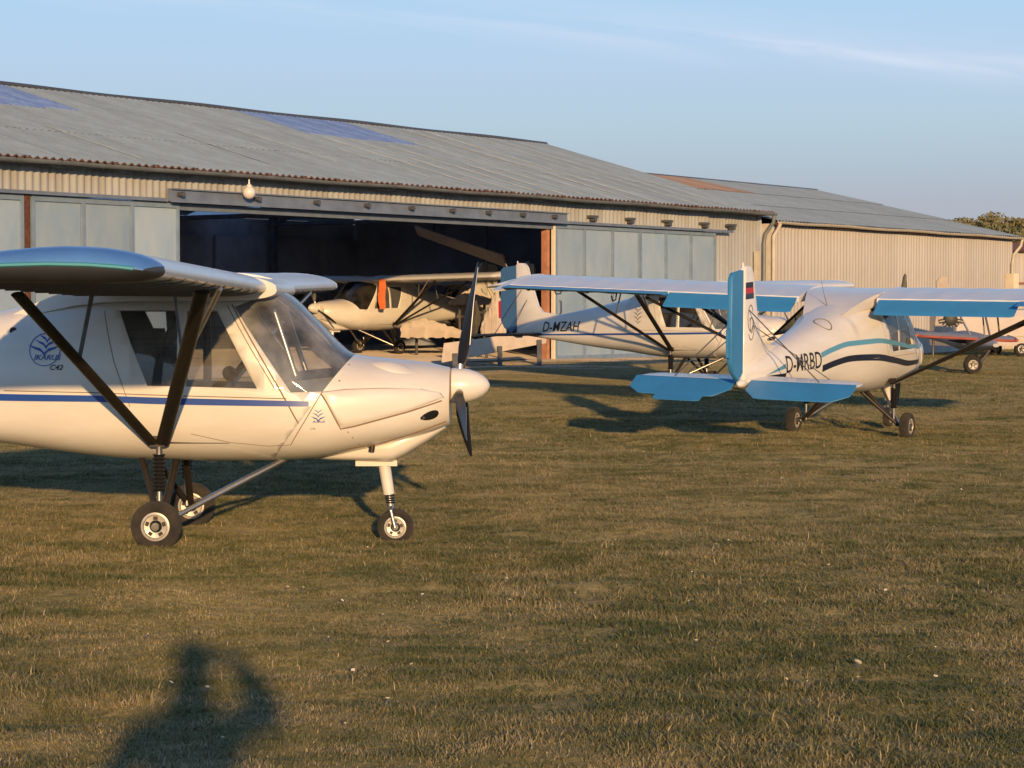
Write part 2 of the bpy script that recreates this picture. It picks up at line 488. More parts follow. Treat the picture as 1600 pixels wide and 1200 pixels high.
    l.new(noise(9, 8), bp.inputs['Height']); l.new(bp.outputs[0], b.inputs['Normal'])
    me.materials.append(m)
    o = link('ground', me, None, True, 80)
    tag(o, kind='structure')


make_ground()


def make_grass():
    """short mown, half dry grass: single bent blades, denser near the viewer"""
    VV, FF, CC = [], [], []
    base = 0
    zones = [(5.8, 10, 2600, .82), (10, 15, 1800, .95), (15, 22, 1400, 1.2), (22, 33, 760, 1.6), (33, 48, 300, 2.2), (48, 72, 90, 3.0)]
    for y0, y1, dens, sc in zones:
        half = .26
        area = half * (y1 ** 2 - y0 ** 2) + 2.4 * (y1 - y0)
        n = int(area * dens)
        # tufts: cluster centres with a few blades each
        u = rng.random(n)
        y = np.sqrt(y0 ** 2 + u * (y1 ** 2 - y0 ** 2))
        x = (rng.random(n) * 2 - 1) * (half * y + 1.2)
        keep = (vnoise(x * 4.5, y * 5.5, 5) * .8 + vnoise(x * .8, y * .8, 6) * .5 + rng.random(n) * .5) > .66
        d = -((x - W0[0]) * WN[0] + (y - W0[1]) * WN[1])
        tt = (x - W0[0]) * WD[0] + (y - W0[1]) * WD[1]
        keep &= (d > 8 + rng.normal(0, 1.5, n)) | (rng.random(n) < .05) & (d > .5) | (tt > 6 + rng.normal(0, 2, n)) & (d > .4)
        x, y = x[keep], y[keep]; n = len(x)
        per = 4
        x = np.repeat(x, per) + rng.normal(0, .016 * sc, n * per); y = np.repeat(y, per) + rng.normal(0, .016 * sc, n * per)
        n = len(x)
        z = terrain(x, y) - .004
        tall = vnoise(x * 1.1, y * 1.1, 9)
        h = (.012 + .022 * rng.random(n) ** 1.6) * (0.6 + .8 * tall) * (1 + .10 * (sc - 1))
        long_ = rng.random(n) < .0035
        trk = sum(np.exp(-((y - (c0 + sl * x)) / wd) ** 2) for c0, sl, wd in ((21.8, .10, .22), (23.4, .10, .22), (30.5, -.05, .35), (32.4, -.05, .35), (18.6, .22, .15)))
        h = h * (1 - .45 * np.clip(trk, 0, 1))
        h = np.where(long_, h * (1.4 + .8 * rng.random(n)), h)
        w = (.0017 + .0017 * rng.random(n)) * sc
        a = rng.random(n) * 2 * PI; lean = (.3 + 1.7 * rng.random(n)) * h
        lean = np.where(long_, lean * .5, lean)
        ca, sa = np.cos(a), np.sin(a)
        b = a + PI / 2 + rng.normal(0, .5, n)
        px, py = np.cos(b) * w, np.sin(b) * w
        p0 = np.stack([x - px, y - py, z], -1); p1 = np.stack([x + px, y + py, z], -1)
        mx, my, mz = x + ca * lean * .35, y + sa * lean * .35, z + h * .62
        p2 = np.stack([mx + px * .8, my + py * .8, mz], -1); p3 = np.stack([mx - px * .8, my - py * .8, mz], -1)
        p4 = np.stack([x + ca * lean, y + sa * lean, z + h], -1)
        V = np.stack([p0, p1, p2, p3, p4], 1).reshape(-1, 3)
        i = base + np.arange(n)[:, None] * 5
        tri = np.concatenate([i + np.array([[0, 1, 2]]), i + np.array([[0, 2, 3]]), i + np.array([[3, 2, 4]])], 0) if y1 <= 15 else i + np.array([[0, 1, 4]])
        patch = vnoise(x * .7, y * .7, 21) * .22 + vnoise(x * 3.2, y * 4.2, 22) * .43 + vnoise(x * 9, y * 11, 23) * .35
        patch = .46 + (patch - .5) * 1.5 + .05 * np.sin((x * .55 + y * .18) * 2.1)        # faint mown bands
        clover = sstep((vnoise(x * 2.6 + 9, y * 4.2, 24) - .66) / .16)
        k = np.clip(patch + rng.normal(0, .20, n) - .20 * clover + .40 * trk, 0, 1)
        green = np.array((.098, .118, .044)); olive = np.array((.205, .188, .082)); straw = np.array((.42, .335, .19))
        c = np.where((k < .5)[:, None], green + (olive - green) * (k / .5)[:, None], olive + (straw - olive) * ((k - .5) / .5)[:, None])
        c = np.where(long_[:, None], straw * (.85 + .25 * rng.random(n))[:, None], c) * (.85 + .3 * rng.random(n))[:, None]
        CC.append(np.repeat(c, 5, 0)); VV.append(V); FF.append(tri); base += n * 5
    V = np.concatenate(VV); F = np.concatenate(FF); C = np.concatenate(CC)
    me = bpy.data.meshes.new('grass')
    me.vertices.add(len(V)); me.vertices.foreach_set('co', V.ravel())
    me.loops.add(len(F) * 3); me.loops.foreach_set('vertex_index', F.ravel().astype(np.int32))
    me.polygons.add(len(F)); me.polygons.foreach_set('loop_start', np.arange(0, len(F) * 3, 3, dtype=np.int32))
    me.update()
    at = me.color_attributes.new('tone', 'FLOAT_COLOR', 'POINT')
    at.data.foreach_set('color', np.concatenate([C, np.ones((len(C), 1))], 1).ravel().astype(np.float32))
    m = bpy.data.materials.new('grass_blades'); m.use_nodes = True
    n, l = m.node_tree.nodes, m.node_tree.links
    bs = n['Principled BSDF']; bs.inputs['Roughness'].default_value = .7; bs.inputs['Specular IOR Level'].default_value = .2
    an = n.new('ShaderNodeAttribute'); an.attribute_name = 'tone'
    l.new(an.outputs['Color'], bs.inputs['Base Color'])
    me.materials.append(m)
    o = link('grass', me, None, False)
    tag(o, 'short half-dry mown grass covering the airfield', 'grass', kind='stuff')
    print('grass tris', len(F))


make_grass()


def make_daisies():
    mb = MB()
    for k in range(9):
        a = k * 2 * PI / 9
        c, s_ = math.cos(a), math.sin(a); t = Vector((-s_, c, 0)); r_ = Vector((c, s_, 0))
        P = [r_ * .003 + t * -.0015, r_ * .003 + t * .0015, r_ * .0085 + t * .0032 + Vector((0, 0, .0025)), r_ * .012 + Vector((0, 0, .003)), r_ * .0085 - t * .0032 + Vector((0, 0, .0025))]
        mb.add([p + Vector((0, 0, .028)) for p in P], [(0, 1, 2, 3, 4)], 0)
    mb.lathe([(.0001, .034), (.003, .033), (.0042, .0305), (.003, .027)], (0, 0, 0), 'z', 8, 1)
    mb.tube([(0, 0, 0), (.001, 0, .028)], .0009, 5, 2)
    proto = mb.build('daisy', [M['petal'], M['disc'], M['stripe']])
    spots = [(447, 933), (470, 930), (574, 864), (529, 952), (1340, 1057), (1342, 1081), (1267, 1086), (1462, 1030), (1464, 1073), (605, 1108), (516, 1022), (610, 1022), (260, 1080), (340, 1174), (1085, 911),
             (1080, 949), (1386, 933), (1300, 887), (953, 858), (895, 930), (540, 1150), (600, 965), (646, 1065), (788, 912), (1515, 1118), (1420, 805), (1364, 760), (1465, 832), (1502, 768), (1225, 754), (1140, 856), (796, 948),
             (660, 942), (1010, 842), (1118, 860), (320, 1085), (550, 1065), (1180, 690), (1225, 1080), (1090, 1028), (223, 1010), (1500, 830)]
    for i, (px, py) in enumerate(spots):
        d = FPX * CAM_H / (py - 475); x = (px - 800) / FPX * d
        o = proto if i == 0 else proto.copy()
        if i: COL.objects.link(o)
        o.location = (x, d, float(terrain(x, d)) + .012)
        s_ = .6 + .55 * random.random()
        if (px, py) == (1340, 1057): s_ = 1.7
        o.scale = (s_, s_, 1.0)
        o.rotation_euler = (R(25 + random.uniform(-15, 20)), R(random.uniform(-20, 20)), random.random() * 6)
        tag(o, 'small white daisy growing in the short grass', 'flower', 'daisies in the grass')
    

make_daisies()

# ------------------------------------------------------------------ hangars
HROT = math.atan2(WD[1], WD[0])


def floor_z(t, d):
    p = HW(t, d)
    return float(terrain(p.x, p.y))


def inst(name, me, parent, loc, rot=(0, 0, 0), scale=(1, 1, 1)):
    o = bpy.data.objects.new(name, me)
    COL.objects.link(o)
    o.parent = parent; o.location = loc; o.rotation_euler = rot; o.scale = scale
    return o


def sheet_mesh(name, width, length, waves, amp, m, mirror_seg=4, vertical=False):
    """one corrugated sheet: x across, y (or z) along"""
    mb = MB(); n = waves * mirror_seg
    a, b = [], []
    for i in range(n + 1):
        x = width * i / n; w = amp * math.sin(2 * PI * i / mirror_seg + .4)
        if vertical:
            a.append((x, w, 0)); b.append((x, w, length))
        else:
            a.append((x, 0, w)); b.append((x, length, w))
    mb.add(a + b, [(i, i + 1, n + 2 + i, n + 1 + i) for i in range(n)])
    o = mb.build(name, m, None, True, 100)
    me = o.data
    bpy.data.objects.remove(o)
    return me


def box_part(name, lo, hi, m, parent):
    return MB().box(lo, hi).build(name, m, parent, False)


def gutter(name, t0, t1, d, z, parent, m, r=.07):
    mb = MB(); rings = []
    for t in np.linspace(t0, t1, 14):
        sag = -.012 * math.sin((t - t0) * 1.3)
        ring = [(t, d + r * math.cos(a), z + sag - r * math.sin(a)) for a in np.linspace(0, PI, 9)]
        ring += [(t, d + (r - .012) * math.cos(a), z + sag - (r - .012) * math.sin(a)) for a in np.linspace(PI, 0, 9)]
        rings.append(ring)
    return mb.loft(rings).build(name, m, parent)


def make_hangar_main():
    root = empty('hangar', HW(0, 0, 0), (0, 0, HROT))
    tag(root, 'long grey aircraft hangar with sliding doors and wide dark opening', 'hangar')
    T0, T1 = -20.0, 9.9
    EZ, RZ, ED, RD = 4.03, 6.08, -.32, 6.85
    pitch = math.atan2(RZ - EZ, RD - ED); sl = math.hypot(RZ - EZ, RD - ED)
    rows = 3; rl = sl / rows + .14
    sh = {k: sheet_mesh('roof_sheet', 1.06, rl, 6, .026, M[k]) for k in ('roof', 'rooflight')}
    cols = int(round(T1 - T0))
    k = 0
    for r_ in range(rows):
        for c in range(cols):
            t = T0 + c * (T1 - T0) / cols
            v = r_ * sl / rows
            kind = 'roof'
            if r_ == 2 and (-3.6 < t < .7 or -14.7 < t < -10.6):
                kind = 'rooflight'
            h = .03 * (r_) * 0 + .012 * (r_ % 2) + .006 * (c % 2) + random.uniform(-.004, .004)
            lift = .034 if r_ < 0 else 0
            y = ED + v * math.cos(pitch); z = EZ + v * math.sin(pitch) + h * .4 + .003 * r_
            inst('roof_sheet', sh[kind], root, (t, y, z), (pitch - .001, 0, random.uniform(-.0015, .0015)))
            k += 1
    # rusty lower edges of the eaves course
    mb = MB(); n = 24
    a = [(1.06 * i / n, -.004, .026 * math.sin(2 * PI * i / 4 + .4) - .004) for i in range(n + 1)]
    b = [(x, y + .002, z - .034 - .012 * math.sin(x * 31)) for x, y, z in a]
    mb.add(a + b, [(i, i + 1, n + 2 + i, n + 1 + i) for i in range(n)])
    o = mb.build('eaves_edge', M['roofedge'], None, True, 100); me = o.data; bpy.data.objects.remove(o)
    for c in range(cols):
        inst('eaves_edge', me, root, (T0 + c * (T1 - T0) / cols, ED, EZ + .006 * (c % 2)))
    # pale lap lines running down the slope
    for (t, v0, v1, w) in [(-9.05, .9, 3.4, .02), (-5.98, 1.8, 4.6, .024), (-4.0, .3, 3.4, .02), (-2.98, .05, 4.7, .045), (-2.0, .05, 4.9, .03), (-1.0, .02, 4.4, .04), (-.02, .02, 3.0, .045), (.98, .2, 5.2, .03),
                           (2.0, .02, 5.6, .03), (2.97, .02, 7.0, .05), (3.98, .05, 7.2, .055), (4.97, 1.0, 4.0, .025), (5.98, .02, 7.1, .04), (7.0, .02, 7.3, .035), (7.95, .3, 3.5, .03), (-13, .4, 2.9, .02), (-16.02, 1.2, 4.0, .02)]:
        p0 = Vector((t, ED + v0 * math.cos(pitch), EZ + v0 * math.sin(pitch))); p1 = Vector((t, ED + v1 * math.cos(pitch), EZ + v1 * math.sin(pitch)))
        nn = Vector((0, -math.sin(pitch), math.cos(pitch)))
        w *= 1.5
        mb = MB(); pts = [p0.lerp(p1, i / 12) + nn * (.040 + .004 * math.sin(i * 2.1)) for i in range(13)]
        mb.add([p + Vector((-w / 2 * (1 + .4 * math.sin(i * 1.7 + t)), 0, 0)) for i, p in enumerate(pts)] + [p + Vector((w / 2 * (1 + .4 * math.cos(i * 1.3 + t)), 0, 0)) for i, p in enumerate(pts)],
               [(i, i + 1, 14 + i, 13 + i) for i in range(12)])
        mb.build('lap_strip', M['lapline'], root)
    # ridge cap, back slope, gables
    MB().tube([(t, RD, RZ + .02 + .012 * math.sin(t * 1.1)) for t in np.linspace(T0 - .05, T1 + .05, 40)], .06, 8).build('ridge_cap', M['steel'], root)
    tb = [T0, -17.0, -15.0, -12.0, -10.0, -7.0, -5.0, -2.0, 0.0, 3.0, 5.0, T1]  # every other bay is an added rooflight, out of view, letting daylight in
    for k, (ta, tb_) in enumerate(zip(tb[:-1], tb[1:])):
        MB().add([(ta, RD, RZ), (tb_, RD, RZ), (tb_, 2 * RD - ED, EZ), (ta, 2 * RD - ED, EZ)], [(0, 1, 2, 3)]).build('back_slope' if k % 2 == 0 else 'added_back_rooflight', M['roof'] if k % 2 == 0 else M['added_rooflight'], root, False)
    for t, nm in ((T0 + .1, 'gable_wall'), (T1 - .12, 'gable_wall')):
        MB().loft([[(t + dx, .0, -.4), (t + dx, 13.7, -.4), (t + dx, 13.7, 3.93), (t + dx, RD, RZ - .08), (t + dx, .0, 4.05)] for dx in (0, .06)]).build(nm, M['inside'], root, False)
    MB().box((T0 + .2, 13.55, -.4), (T1 - .2, 13.69, 4.0)).build('back_wall', M['inside'], root, False)
    for t in np.arange(T0 + 1.5, T1, 2.45):
        box_part('back_panel', (t, 13.42, .7), (t + 2.0, 13.5, 3.5), M['inside'], root)
    for t in np.arange(T0 + 1.2, T1, 4.9):
        box_part('column', (t, 13.2, -.2), (t + .16, 13.38, 4.1), M['timber'], root)
        mb = MB()
        mb.tube([(t, .4, 3.85), (t, RD, RZ - .25)], .07, 6); mb.tube([(t, RD, RZ - .25), (t, 13.3, 3.85)], .07, 6); mb.tube([(t, .4, 3.85), (t, 13.3, 3.85)], .06, 6)
        mb.build('roof_truss', M['timber'], root)
    # floor following the ground
    ts, ds = np.linspace(T0 + .2, T1 - .2, 24), np.linspace(.25, 13.4, 12)
    mb = MB(); mb.add([(t, d, floor_z(t, d) + .012) for d in ds for t in ts], [(j * 24 + i, j * 24 + i + 1, (j + 1) * 24 + i + 1, (j + 1) * 24 + i) for j in range(11) for i in range(23)])
    mb.build('floor', M['concrete'], root)
    # corrugated strip above doors and opening
    st = sheet_mesh('wall_sheet', 1.02, .62, 6, .03, M['wall1'], 4, True)
    for c in range(27):
        inst('wall_sheet', st, root, (T0 + .1 + c, .045, 3.44))
    full = sheet_mesh('wall_sheet', 1.02, 4.3, 6, .03, M['wall1'], 4, True)
    for c in range(3):
        inst('wall_sheet', full, root, (7.0 + c * .97, .13, -.3))
    # soffit board and gutter with brackets
    box_part('soffit', (T0 + .1, -.30, 3.93), (T1 - .1, .00, 3.955), M['timber'], root)
    gutter('gutter', T0, T1 - .05, -.41, 3.985, root, M['gutter'], .065)
    for t in np.arange(T0 + .6, T1, 1.0):
        MB().tube([(t, -.34, 3.95), (t, -.41, 3.912), (t, -.482, 3.985)], .009, 5).build('gutter_bracket', M['steel'], root)
    # torn pale bits hanging behind the gutter
    for t, w in ((-19.2, .7), (-15.6, 1.0), (-14.1, 1.0), (-13.0, .3), (-12.0, .25), (-6.7, 1.0), (-4.2, .5), (-1.3, .9), (-.1, .5), (1.0, .6)):
        MB().add([(t + w * i / 6, -.20 + .02 * (i % 2), 3.925 + .012 * math.sin(i * 2.6)) for i in range(7)] + [(t + w * i / 6, -.20, 3.888 + .010 * math.sin(i * 1.9)) for i in range(7)],
                 [(i, i + 1, 8 + i, 7 + i) for i in range(6)]).build('sealing_strip', M['lapline'], root)
    # lintel beam above the opening (channel section) and door track
    mb = MB(); mb.box((-12.55, -.20, 3.44), (.25, -.12, 3.665)); mb.box((-12.55, -.26, 3.645), (.25, -.2005, 3.668)); mb.box((-12.55, -.26, 3.42), (.25, -.2005, 3.45))
    mb.build('lintel_beam', M['beam'], root, False)
    box_part('lintel_lower_rail', (-12.2, -.02, 3.30), (.0, .08, 3.418), M['beam'], root)
    for a, b in ((T0 + .1, -12.6), (.3, 8.05)):
        box_part('door_track', (a, -.16, 3.43), (b, -.08, 3.49), M['beam'], root)
    for t in [-12.35, -10.3, -8.6, -7.05, -5.6, -4.2, -2.9, -1.6, -.35]:
        mb = MB(); mb.box((t - .07, -.30, 3.54), (t + .07, -.262, 3.60)); mb.tube([(t, -.33, 3.56), (t, -.2, 3.56)], .045, 10)
        mb.build('roller_bracket', M['steel'], root)
    for t in [1.55, 3.2, 4.95, 6.75, 8.15]:
        mb = MB(); mb.box((t - .14, -.12, 3.60), (t + .14, .05, 3.66)); mb.tube([(t, -.14, 3.56), (t, .0, 3.56)], .06, 10)
        mb.build('roller_bracket', M['steel'], root)
    # sliding door leaves
    def leaf(t0, t1, npan, d=-.02):
        zb, zt = floor_z(.5 * (t0 + t1), 0) - .12, 3.42
        w = (t1 - t0) / npan
        mb = MB()
        for i in range(npan + 1):
            fw = .055 if i in (0, npan) else .035
            tc_ = t0 + i * w
            mb.box((max(t0, tc_ - fw), d - .035, zb), (min(t1, tc_ + fw), d + .035, zt))
        mb.box((t0 + .056, d - .032, zt - .09), (t1 - .056, d + .032, zt - .002)); mb.box((t0 + .056, d - .032, zb), (t1 - .056, d + .032, zb + .2))
        o = mb.build('door', M['door'], root, False)
        for i in range(npan):
            a, b = t0 + i * w + .04, t0 + (i + 1) * w - .04; z0, z1 = zb + .19, zt - .085; dy = d + .012
            c = ((a + b) / 2, dy - .028, (z0 + z1) / 2 + .1)
            m2 = MB(); m2.add([(a, dy, z0), (b, dy, z0), (b, dy, z1), (a, dy, z1), c], [(0, 1, 4), (1, 2, 4), (2, 3, 4), (3, 0, 4)])
            m2.add([(a, dy + .02, z0), (b, dy + .02, z0), (b, dy + .02, z1), (a, dy + .02, z1)], [(3, 2, 1, 0)])
            m2.build('panel', M['panel'], o, False)
        hy = t0 + .14
        MB().tube([(hy, d - .04, zb + 1.15), (hy, d - .09, zb + 1.17), (hy, d - .09, zb + 1.43), (hy, d - .04, zb + 1.45)], .012, 8).build('door_handle', M['steel'], o)
        return o
    leaf(.02, 3.66, 3); leaf(3.68, 7.32, 3)
    leaf(-15.68, -12.17, 3); leaf(-19.4, -15.86, 3)
    for t in (-15.79,):
        box_part('door_post', (t - .05, -.06, .1), (t + .05, .02, 3.41), M['roofedge'], root)
    zf = floor_z(0, 0) - .1
    box_part('door_post', (-.20, .05, zf), (-.09, .20, 3.30), M['rust'], root)
    box_part('door_edge', (-.055, -.05, zf), (.0, .03, 3.40), M['plaster'], root)
    # rain pipe at the right end
    MB().tube([(T1 - .12, -.41, 3.94), (T1 - .11, -.38, 3.75), (T1 - .10, -.14, 3.45), (T1 - .10, -.10, 3.2), (T1 - .10, -.10, 0)], .05, 10).build('downpipe', M['gutter'], root)
    box_part('corner_board', (T1 - .36, -.05, -.2), (T1 - .20, .06, 3.0), M['pipe'], root)
    return root


def make_hangar_side():
    root = empty('annex_hangar', HW(9.86, 0, 0), (0, 0, HROT))
    tag(root, 'lower cream corrugated hangar annex with rust patch on its roof', 'hangar')
    L = 17.1; EZ, RZ, ED, RD = 3.80, 5.52, -.42, 7.0
    pitch = math.atan2(RZ - EZ, RD - ED); sl = math.hypot(RZ - EZ, RD - ED); rows = 3; rl = sl / rows + .14
    sh = {k: sheet_mesh('roof_sheet', 1.06, rl, 6, .024, M[k]) for k in ('roof', 'roofrust')}
    for r_ in range(rows):
        for c in range(17):
            v = r_ * sl / rows
            kind = 'roofrust' if (r_ == 2 and -1 < c < 8) else 'roof'
            inst('roof_sheet', sh[kind], root, (c * L / 17, ED + v * math.cos(pitch), EZ + v * math.sin(pitch) + .012 * r_ + .006 * (c % 2)), (pitch - .006, 0, 0))
    for r_ in range(rows):                # courses running on under the gable of the main hangar
        inst('roof_sheet', sh['roof'], root, (-1.0, ED + r_ * sl / rows * math.cos(pitch), EZ - .02 + r_ * sl / rows * math.sin(pitch)), (pitch - .006, 0, 0)) if r_ == 2 else None
    MB().tube([(t, RD, RZ + .01) for t in np.linspace(-1.0, L - .02, 24)], .05, 8).build('ridge_cap', M['steel'], root)
    MB().add([(0, RD, RZ), (L, RD, RZ), (L, 2 * RD - ED, EZ), (0, 2 * RD - ED, EZ)], [(0, 1, 2, 3)]).build('back_slope', M['roof'], root, False)
    MB().loft([[(L - .35 + dx, -.2, -.4), (L - .35 + dx, 13.8, -.4), (L - .35 + dx, 13.8, 3.72), (L - .35 + dx, RD, RZ - .08), (L - .35 + dx, -.2, 3.74)] for dx in (0, .06)]).build('gable_wall', M['wall'], root, False)
    box_part('back_wall', (0, 13.6, -.4), (L - .4, 13.7, 3.7), M['wall'], root)
    wl_ = sheet_mesh('wall_sheet', 1.0, 3.98, 5, .055, M['wall'], 4, True)
    for c in range(17):
        inst('wall_sheet', wl_, root, (.05 + c * (L - .5) / 17, -.22 + .004 * (c % 2), -.25), (0, 0, 0), ((L - .5) / 17 / .985, 1, 1))
    box_part('end_board', (-.02, -.27, -.3), (.04, .30, 3.72), M['pipe'], root)
    box_part('fascia', (0.06, -.40, 3.68), (L, -.30, 3.76), M['roofedge'], root)
    gutter('gutter', .05, L + .1, -.50, 3.775, root, M['pipe'], .07)
    MB().tube([(L - .2, -.5, 3.72), (L - .22, -.45, 3.5), (L - .5, -.32, 3.2), (L - .55, -.30, 2.9), (L - .55, -.30, 0)], .05, 10).build('downpipe', M['pipe'], root)
    MB().tube([(.12, -.5, 3.76), (.1, -.44, 3.6), (-.02, -.36, 3.4), (-.02, -.36, 0)], .05, 10).build('downpipe', M['pipe'], root)
    box_part('pillar', (L - 1.05, -.55, -.3), (L - .62, -.26, 2.6), M['plaster'], root)
    return root


make_hangar_main()
make_hangar_side()

# globe lamp hanging under the eaves
lp = HW(-10.72, -.42, 3.66)
lr = empty('globe_lamp', lp, (0, 0, HROT))
tag(lr, 'white opal globe lamp hanging under the hangar eaves', 'lamp')
MB().lathe([(.001, -.12)] + [(.12 * math.cos(a), .12 * math.sin(a)) for a in np.linspace(-1.45, 1.15, 12)] + [(.05, .115)], (0, 0, 0), 'z', 24).build('globe', M['lamp'], lr)
MB().lathe([(.05, .10), (.055, .115), (.045, .14), (.02, .155), (.012, .24)], (0, 0, 0), 'z', 14).build('lamp_holder', M['lamp'], lr)

# ------------------------------------------------------------------ aircraft
CH, LEX, LEZ, INC = 1.5, .72, 1.745, R(2.0)
SPAN0, SPAN1 = .50, 4.56
CHINGE = .82


def foil(c):
    """upper and lower height of the wing section at chord fraction c (unit chord)"""
    t = .125
    th = 5 * t * (.2969 * math.sqrt(max(c, 0)) - .126 * c - .3516 * c * c + .2843 * c ** 3 - .1015 * c ** 4)
    camber = .030 * 4 * c * (1 - c) * (1.15 - .3 * c)
    return camber + th + .002, camber - th * .85 - .002


def wing_pt(c, zrel, y, chord=CH, lex=LEX, lez=LEZ):
    xw, zw = -c * chord, zrel * chord
    return (lex + xw * math.cos(INC) + zw * math.sin(INC), y, lez + zw * math.cos(INC) + xw * math.sin(INC) + .013 * abs(y))


CS_U = [CHINGE, .72, .62, .52, .42, .33, .25, .18, .12, .075, .04, .018, .005]
CS_L = [0, .005, .018, .04, .08, .14, .22, .32, .42, .52, .62, .72, CHINGE]


def text_xz(txt, size, x, z, shear=0.0, bold=False, sx=1.0):
    """letters as 2-D polygons: x along the fuselage, z up"""
    cu = bpy.data.curves.new('lettering', 'FONT')
    cu.body = txt; cu.size = size; cu.shear = shear; cu.resolution_u = 3
    if bold: cu.offset = size * (.018 if bold is True else bold)
    ob = bpy.data.objects.new('lettering', cu); COL.objects.link(ob)
    dg = bpy.context.evaluated_depsgraph_get()
    me = bpy.data.meshes.new_from_object(ob.evaluated_get(dg))
    V = [(x + v.co.x * sx, z + v.co.y) for v in me.vertices]; F = [tuple(p.vertices) for p in me.polygons]
    bpy.data.objects.remove(ob); bpy.data.curves.remove(cu); bpy.data.meshes.remove(me)
    return V, F


def strip_xz(pts, w):
    """polyline of constant width as 2-D quads"""
    P = [Vector(p) for p in pts]; V, F = [], []
    for i, p in enumerate(P):
        t = (P[min(i + 1, len(P) - 1)] - P[max(i - 1, 0)]).normalized(); nrm = Vector((-t.y, t.x)) * w / 2
        V += [tuple(p + nrm), tuple(p - nrm)]
    F = [(2 * i, 2 * i + 1, 2 * i + 3, 2 * i + 2) for i in range(len(P) - 1)]
    return V, F


def resamp(pts, step=.04):
    out = [pts[0]]
    for a, b in zip(pts[:-1], pts[1:]):
        n = max(1, int(math.dist(a, b) / step))
        out += [(a[0] + (b[0] - a[0]) * i / n, a[1] + (b[1] - a[1]) * i / n) for i in range(1, n + 1)]
    return out


def bird(cx, cz, w, h):
    """gull shaped chevron"""
    P = [(-.5, .55), (-.30, .30), (-.12, .12), (0, -.35), (.12, .12), (.30, .30), (.5, .55), (.28, .02), (.10, -.25), (0, -.75), (-.10, -.25), (-.28, .02)]
    V = [(cx + a * w, cz + b * h) for a, b in P]
    return V, [(0, 1, 11), (1, 2, 10, 11), (2, 3, 9, 10), (3, 4, 8, 9), (4, 5, 7, 8), (5, 6, 7)]


def ring_xz(cx, cz, rx, rz, w, n=40, a0=0, a1=2 * PI):
    V, F = [], []
    for i in range(n + 1):
        a = a0 + (a1 - a0) * i / n
        V += [(cx + rx * math.cos(a), cz + rz * math.sin(a)), (cx + (rx - w) * math.cos(a), cz + (rz - w) * math.sin(a))]
        if i: F.append((2 * i - 2, 2 * i - 1, 2 * i + 1, 2 * i))
    return V, F


def merge2(parts):
    V, F = [], []
    for v, f in parts:
        b = len(V); V += v; F += [tuple(i + b for i in q) for q in f]
    return V, F


class Decaler:
    def __init__(s, bm):
        s.bvh = BVHTree.FromBMesh(bm)

    def put(s, name, vf, m, parent, side=-1, off=.004, cut=.06):
        V, F = vf
        bm = bmesh.new()
        vs = [bm.verts.new((p[0], 0, p[1])) for p in V]
        for f in F:
            try: bm.faces.new([vs[i] for i in f])
            except ValueError: pass
        if cut and any(len(f.verts) > 4 for f in bm.faces): bmesh.ops.triangulate(bm, faces=bm.faces)
        if cut:
            xs = [p[0] for p in V]; zs = [p[1] for p in V]
            for lo, hi, ax in ((min(xs), max(xs), 0), (min(zs), max(zs), 2)):
                for q in np.arange(lo + cut, hi, cut):
                    co = [0, 0, 0]; co[ax] = q; no = [0, 0, 0]; no[ax] = 1
                    bmesh.ops.bisect_plane(bm, geom=bm.verts[:] + bm.edges[:] + bm.faces[:], plane_co=co, plane_no=no)
        dead = []
        for v in bm.verts:
            hit = s.bvh.ray_cast(Vector((v.co.x, side * 3, v.co.z)), Vector((0, -side, 0)))
            if hit[0] is None: dead.append(v)
            else: v.co = hit[0] + Vector((0, side, 0)) * off
        if dead: bmesh.ops.delete(bm, geom=dead, context='VERTS')
        return from_bm(name, bm, m, parent, True, 80)


def S(px, py, yo=.55):
    """side-view point of the near aircraft: photograph position to fuselage x, z"""
    s_ = FPX / (P1[1] - yo)
    return ((px - 800) / s_ - P1[0], CAM_H - (py - 475) / s_)


def fus_station(x):
    X = [-3.62, -3.3, -2.85, -2.26, -1.7, -1.2, -.65, -.3, 0, .3, .6, .80, 1.0, 1.27, 1.55, 1.80, 1.93]
    zb = pchip(X, [1.00, .955, .895, .81, .735, .68, .605, .572, .56, .555, .557, .562, .575, .62, .68, .745, .80], x)
    zt = pchip(X, [1.13, 1.215, 1.31, 1.405, 1.50, 1.595, 1.72, 1.775, 1.79, 1.795, 1.79, 1.715, 1.535, 1.296, 1.262, 1.232, 1.200], x)
    w = pchip(X, [.03, .09, .155, .24, .33, .42, .53, .57, .585, .59, .59, .585, .57, .52, .44, .34, .25], x)
    nu = pchip(X, [2, 2, 2, 2.1, 2.2, 2.4, 3.0, 3.6, 4, 4, 3.8, 3.2, 2.6, 2.5, 2.4, 2.3, 2.2], x)
    zc = zb + (zt - zb) * pchip(X, [.5, .5, .5, .48, .45, .42, .40, .42, .42, .42, .40, .38, .40, .50, .50, .50, .5], x)
    return zb, zt, w, nu, zc


